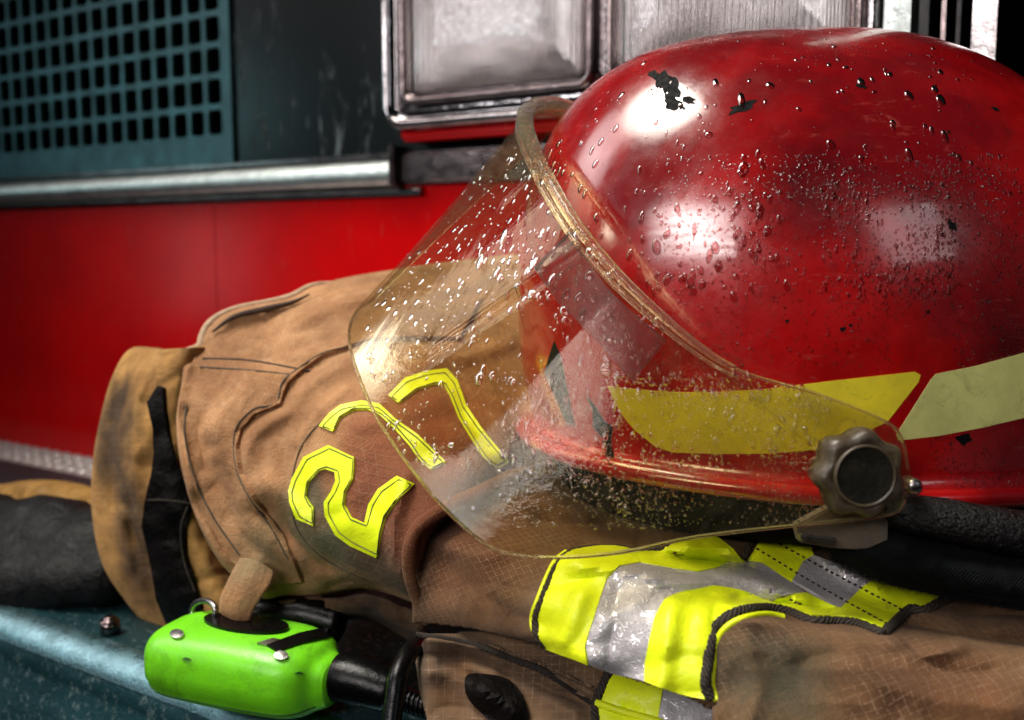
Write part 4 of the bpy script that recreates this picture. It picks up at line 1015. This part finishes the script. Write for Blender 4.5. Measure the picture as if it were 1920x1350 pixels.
F = [(i * sg + k, i * sg + (k + 1) % sg, (i + 1) * sg + (k + 1) % sg, (i + 1) * sg + k) for i in range(n - 1) for k in range(sg)] + [tuple(range(sg)), tuple(range((n - 1) * sg, n * sg))]
body = link('body', recalc(mesh_from('body', V, F)), M_green, radio)
tR = bvh_of(body.data)
def ell(cx, cy, a, b, ang=0, n=28): return [(cx + a * math.cos(t) * math.cos(ang) - b * math.sin(t) * math.sin(ang), cy + a * math.cos(t) * math.sin(ang) + b * math.sin(t) * math.cos(ang)) for t in np.linspace(0, 2 * math.pi, n, endpoint=False)]
drape('speaker_recess', ell(462, 1172, 80, 17, .10), [tR], M_black, radio, thick=.0012, step=7)
sl = []
for a, kw, kh, zc_ in stn[8:-8]:
    t = R(-30); c, sn = math.cos(t), math.sin(t)
    sl.append(RP(a * .95, .026 * kw * abs(c) ** .62 * .93 + .0001, zc_ - .0185 * kh * abs(sn) ** .62 + .001))
tube('body_seam', sl, .00045, M_seamg, radio, 6, spline=False)
for q_, r_ in (((560, 1262), 3), ((350, 1235), 2)): drape('scuff', ell(*q_, r_ * 2, r_) if False else [(q_[0] - 8, q_[1]), (q_[0], q_[1] - 3), (q_[0] + 9, q_[1] + 1), (q_[0], q_[1] + 3)], [tR], M_seamg, radio, thick=.0001, step=4)
drape('push_to_talk_slot', [(500, 1212), (560, 1190), (606, 1180), (628, 1186), (610, 1198), (560, 1210), (520, 1224)], [tR], M_black, radio, thick=.0006, step=6)
drape('white_mark', [(482, 1209), (512, 1200), (526, 1203), (500, 1213)], [tR], M_bolt, radio, thick=.0007, step=6)
for x, y in ((333, 1192), (527, 1232)): drape('screw', ell(x, y, 13, 8), [tR], M_bolt, radio, thick=.001, step=5, dome=.001)
cz_ = .022
tube('strain_relief', [RP(.100, 0, cz_), RP(.106, 0, cz_), RP(.116, 0, cz_ - .001), RP(.128, 0, cz_ - .003), RP(.132, .0, cz_ - .004)], [.0115, .0118, .0112, .0098, .0060], M_black, radio, 28)
rb_ = [RP(.130 + .0025 * i, .0004 * i, cz_ - .004 - .0003 * i) for i in range(17)]
for i, q in enumerate(rb_[1:-1]):
    tube('cable_rib', [q - ax * .0007, q + ax * .0007], .0062 - .00012 * i, M_black, radio, 16, spline=False)
tube('cable', [rb_[0], rb_[5], rb_[12], RP(.175, .012, .014), RP(.195, .025, .010), RP(.23, .04, .006), RP(.28, .06, .0)], .0046, M_black, radio, 14)
tube('cable', [P(800, 1200, .46), P(768, 1222, .437), P(748, 1262, .425), (P(740, 1310, .42)), P(733, 1370, .415), P(728, 1450, .41)], .0042, M_black, radio, 12)
tube('belt_clip', [P(470, 1150, .535), P(560, 1150, .53), P(640, 1170, .525)], .010, M_black, radio, 14)
drape('screw', ell(600, 1271, 4, 6), [bvh_of(o.data) for o in radio.children if o.name.startswith('strain')], M_bolt, radio, thick=.0008, step=4)

# ------------------------------------------------------------------ GLOVE
glove = empty('work_glove', on_Z(60, 1100, 0), 'crumpled black work glove with ochre cuff on the bumper left of the coat', 'glove')
def _b(): pass
def blob(name, chains, mat, parent, vox=.004):
    bm = bmesh.new()
    for pts, rads in chains:
        A = cr_1d(np.array(pts, float), 6); rr_ = np.interp(np.linspace(0, 1, len(A)), np.linspace(0, 1, len(rads)), rads)
        for q, r_ in zip(A, rr_):
            bmesh.ops.create_icosphere(bm, subdivisions=2, radius=r_ * (1 + .15 * rng.normal()), matrix=Matrix.Translation(Vector(q)))
    me = bpy.data.meshes.new(name); bm.to_mesh(me); bm.free()
    o = link(name, me, mat, parent); r = o.modifiers.new('r', 'REMESH'); r.mode = 'VOXEL'; r.voxel_size = vox; r.use_smooth_shade = True
    s = o.modifiers.new('sm', 'SMOOTH'); s.iterations = 3
    return o
blob('glove_hand', [
  ([P(-60, 1030, .74), P(40, 1020, .71), P(150, 1030, .68), P(230, 1040, .66)], [.034, .032, .028, .024]),
  ([P(-40, 1060, .72), P(60, 1040, .69), P(180, 1040, .66)], [.03, .026, .022]),
  ([P(30, 1095, .66), P(110, 1090, .645), P(190, 1085, .64)], [.016, .018, .016]),
  ([P(20, 1040, .68), P(100, 1060, .66), P(200, 1075, .64)], [.018, .02, .02]),
  ([P(-60, 1110, .68), P(20, 1120, .66), P(100, 1120, .65)], [.02, .019, .016])], M_glove, glove)
cu = []
for (x, y, d) in ((-80, 930, .80), (0, 918, .78), (60, 910, .765), (120, 912, .75), (180, 925, .73)):
    cu.append([P(x, y + 30, d - .035), P(x, y + 8, d - .022), P(x, y, d), P(x, y + 12, d + .02), P(x, y + 40, d + .03)])
oc = link('glove_cuff', grid_mesh('glove_cuff', wrinkle(grid_up(np.array(cu), 8, 6), [([(40, 915), (80, 950)], 14, -.006)], None, .004, 40)), M_glovec, glove); s_ = oc.modifiers.new('s', 'SOLIDIFY'); s_.thickness = .004

# ------------------------------------------------------------------ LIGHT
w = bpy.data.worlds.new('World'); sc.world = w; w.use_nodes = True
nt = w.node_tree; nt.nodes.clear()
out = nt.nodes.new('ShaderNodeOutputWorld'); bg = nt.nodes.new('ShaderNodeBackground'); nt.links.new(bg.outputs[0], out.inputs[0])
bg.inputs[0].default_value = (.55, .75, .85, 1); bg.inputs[1].default_value = .02
def area(name, loc, target, sx, sy, power, colr, spread=180, roll=0.):
    ld = bpy.data.lights.new(name, 'AREA'); ld.shape = 'ELLIPSE' if name in ('headlamp_glint_light', 'side_light') else 'RECTANGLE'; ld.size = sx; ld.size_y = sy; ld.energy = power; ld.color = colr; ld.spread = R(spread)
    o = bpy.data.objects.new(name, ld); col.objects.link(o)
    d = Vector(target) - Vector(loc); o.rotation_mode = 'QUATERNION'
    from mathutils import Quaternion
    o.rotation_quaternion = d.to_track_quat('-Z', 'Y') @ Quaternion((0, 0, 1), roll)
    o.location = loc; return o
def refl_dir(px, py, tree):
    h = hit(px, py, [tree]); D = Vector(P(px, py, 1) - CAM).normalized(); n = h[1]
    return np.array(h[0]), np.array(D - 2 * D.dot(n) * n)
def win(px, py, tree, dist, sx, sy, power, colr, panes=1, gap=.12, roll=0., spread=180):
    """a paned window standing where this point of the surface mirrors it"""
    h, r = refl_dir(px, py, tree); c = h + r * dist
    q = Vector(-r).to_track_quat('-Z', 'Y')
    from mathutils import Quaternion
    q = q @ Quaternion((0, 0, 1), roll); yv = np.array(q @ Vector((0, 1, 0)))
    for i in range(panes):
        hh = sy / panes
        area('window_light', c + yv * ((i + .5) * hh - sy / 2), AIM + yv * ((i + .5) * hh - sy / 2), sx * (1 - .12 * (i % 2) - .1 * (i == 0)), hh * (1 - gap), power / panes, colr, spread, roll)
    print('window', px, py, 'at', np.round(c, 2), 'dir', np.round(r, 2))
AIM = P(900, 760, .47)
win(1285, 430, tS, 1.6, 1.25, .46, 1.75, (1, .93, .90), 5, .34, spread=48, roll=.12)
win(1105, 310, tS, 1.8, .9, 1.5, 1.8, (1, .88, .86), 1, spread=60)
win(1690, 440, tS, 1.6, .42, .5, .9, (.95, .97, 1), 1)
area('top_light', Wc(-.62, .38, 1.6), AIM, 1.1, .8, 5.3, (1, .94, .84), 42)
def mirror_light(name, px, py, Y, dist, sx, sy, power, colr, spread):
    D = P(px, py, 1) - CAM; D /= np.linalg.norm(D); h0 = on_Y(px, py, Y); r0 = D * np.array([1, -1, 1])
    area(name, h0 + r0 * dist, h0, sx, sy, power, colr, spread)
mirror_light('side_light', 330, 200, YT, 1.8, .4, .3, .20, (.5, .95, 1), 70)
mirror_light('panel_glint_light', 395, 500, YT, 2.2, .22, .3, .05, (1, .9, .92), 50)  # added lamp, gives the pale reflection on the red panel
mirror_light('headlamp_glint_light', 990, 60, YH, 2.2, .36, .26, .24, (.98, .98, 1), 40)  # added lamp, placed to be mirrored in the headlamps
sc.view_settings.view_transform = 'Standard'; sc.view_settings.look = 'None'; sc.view_settings.exposure = -.12; sc.view_settings.gamma = 1
sc.render.engine = 'CYCLES'
sc.cycles.transparent_max_bounces = 24; sc.cycles.max_bounces = 10; sc.cycles.transmission_bounces = 8
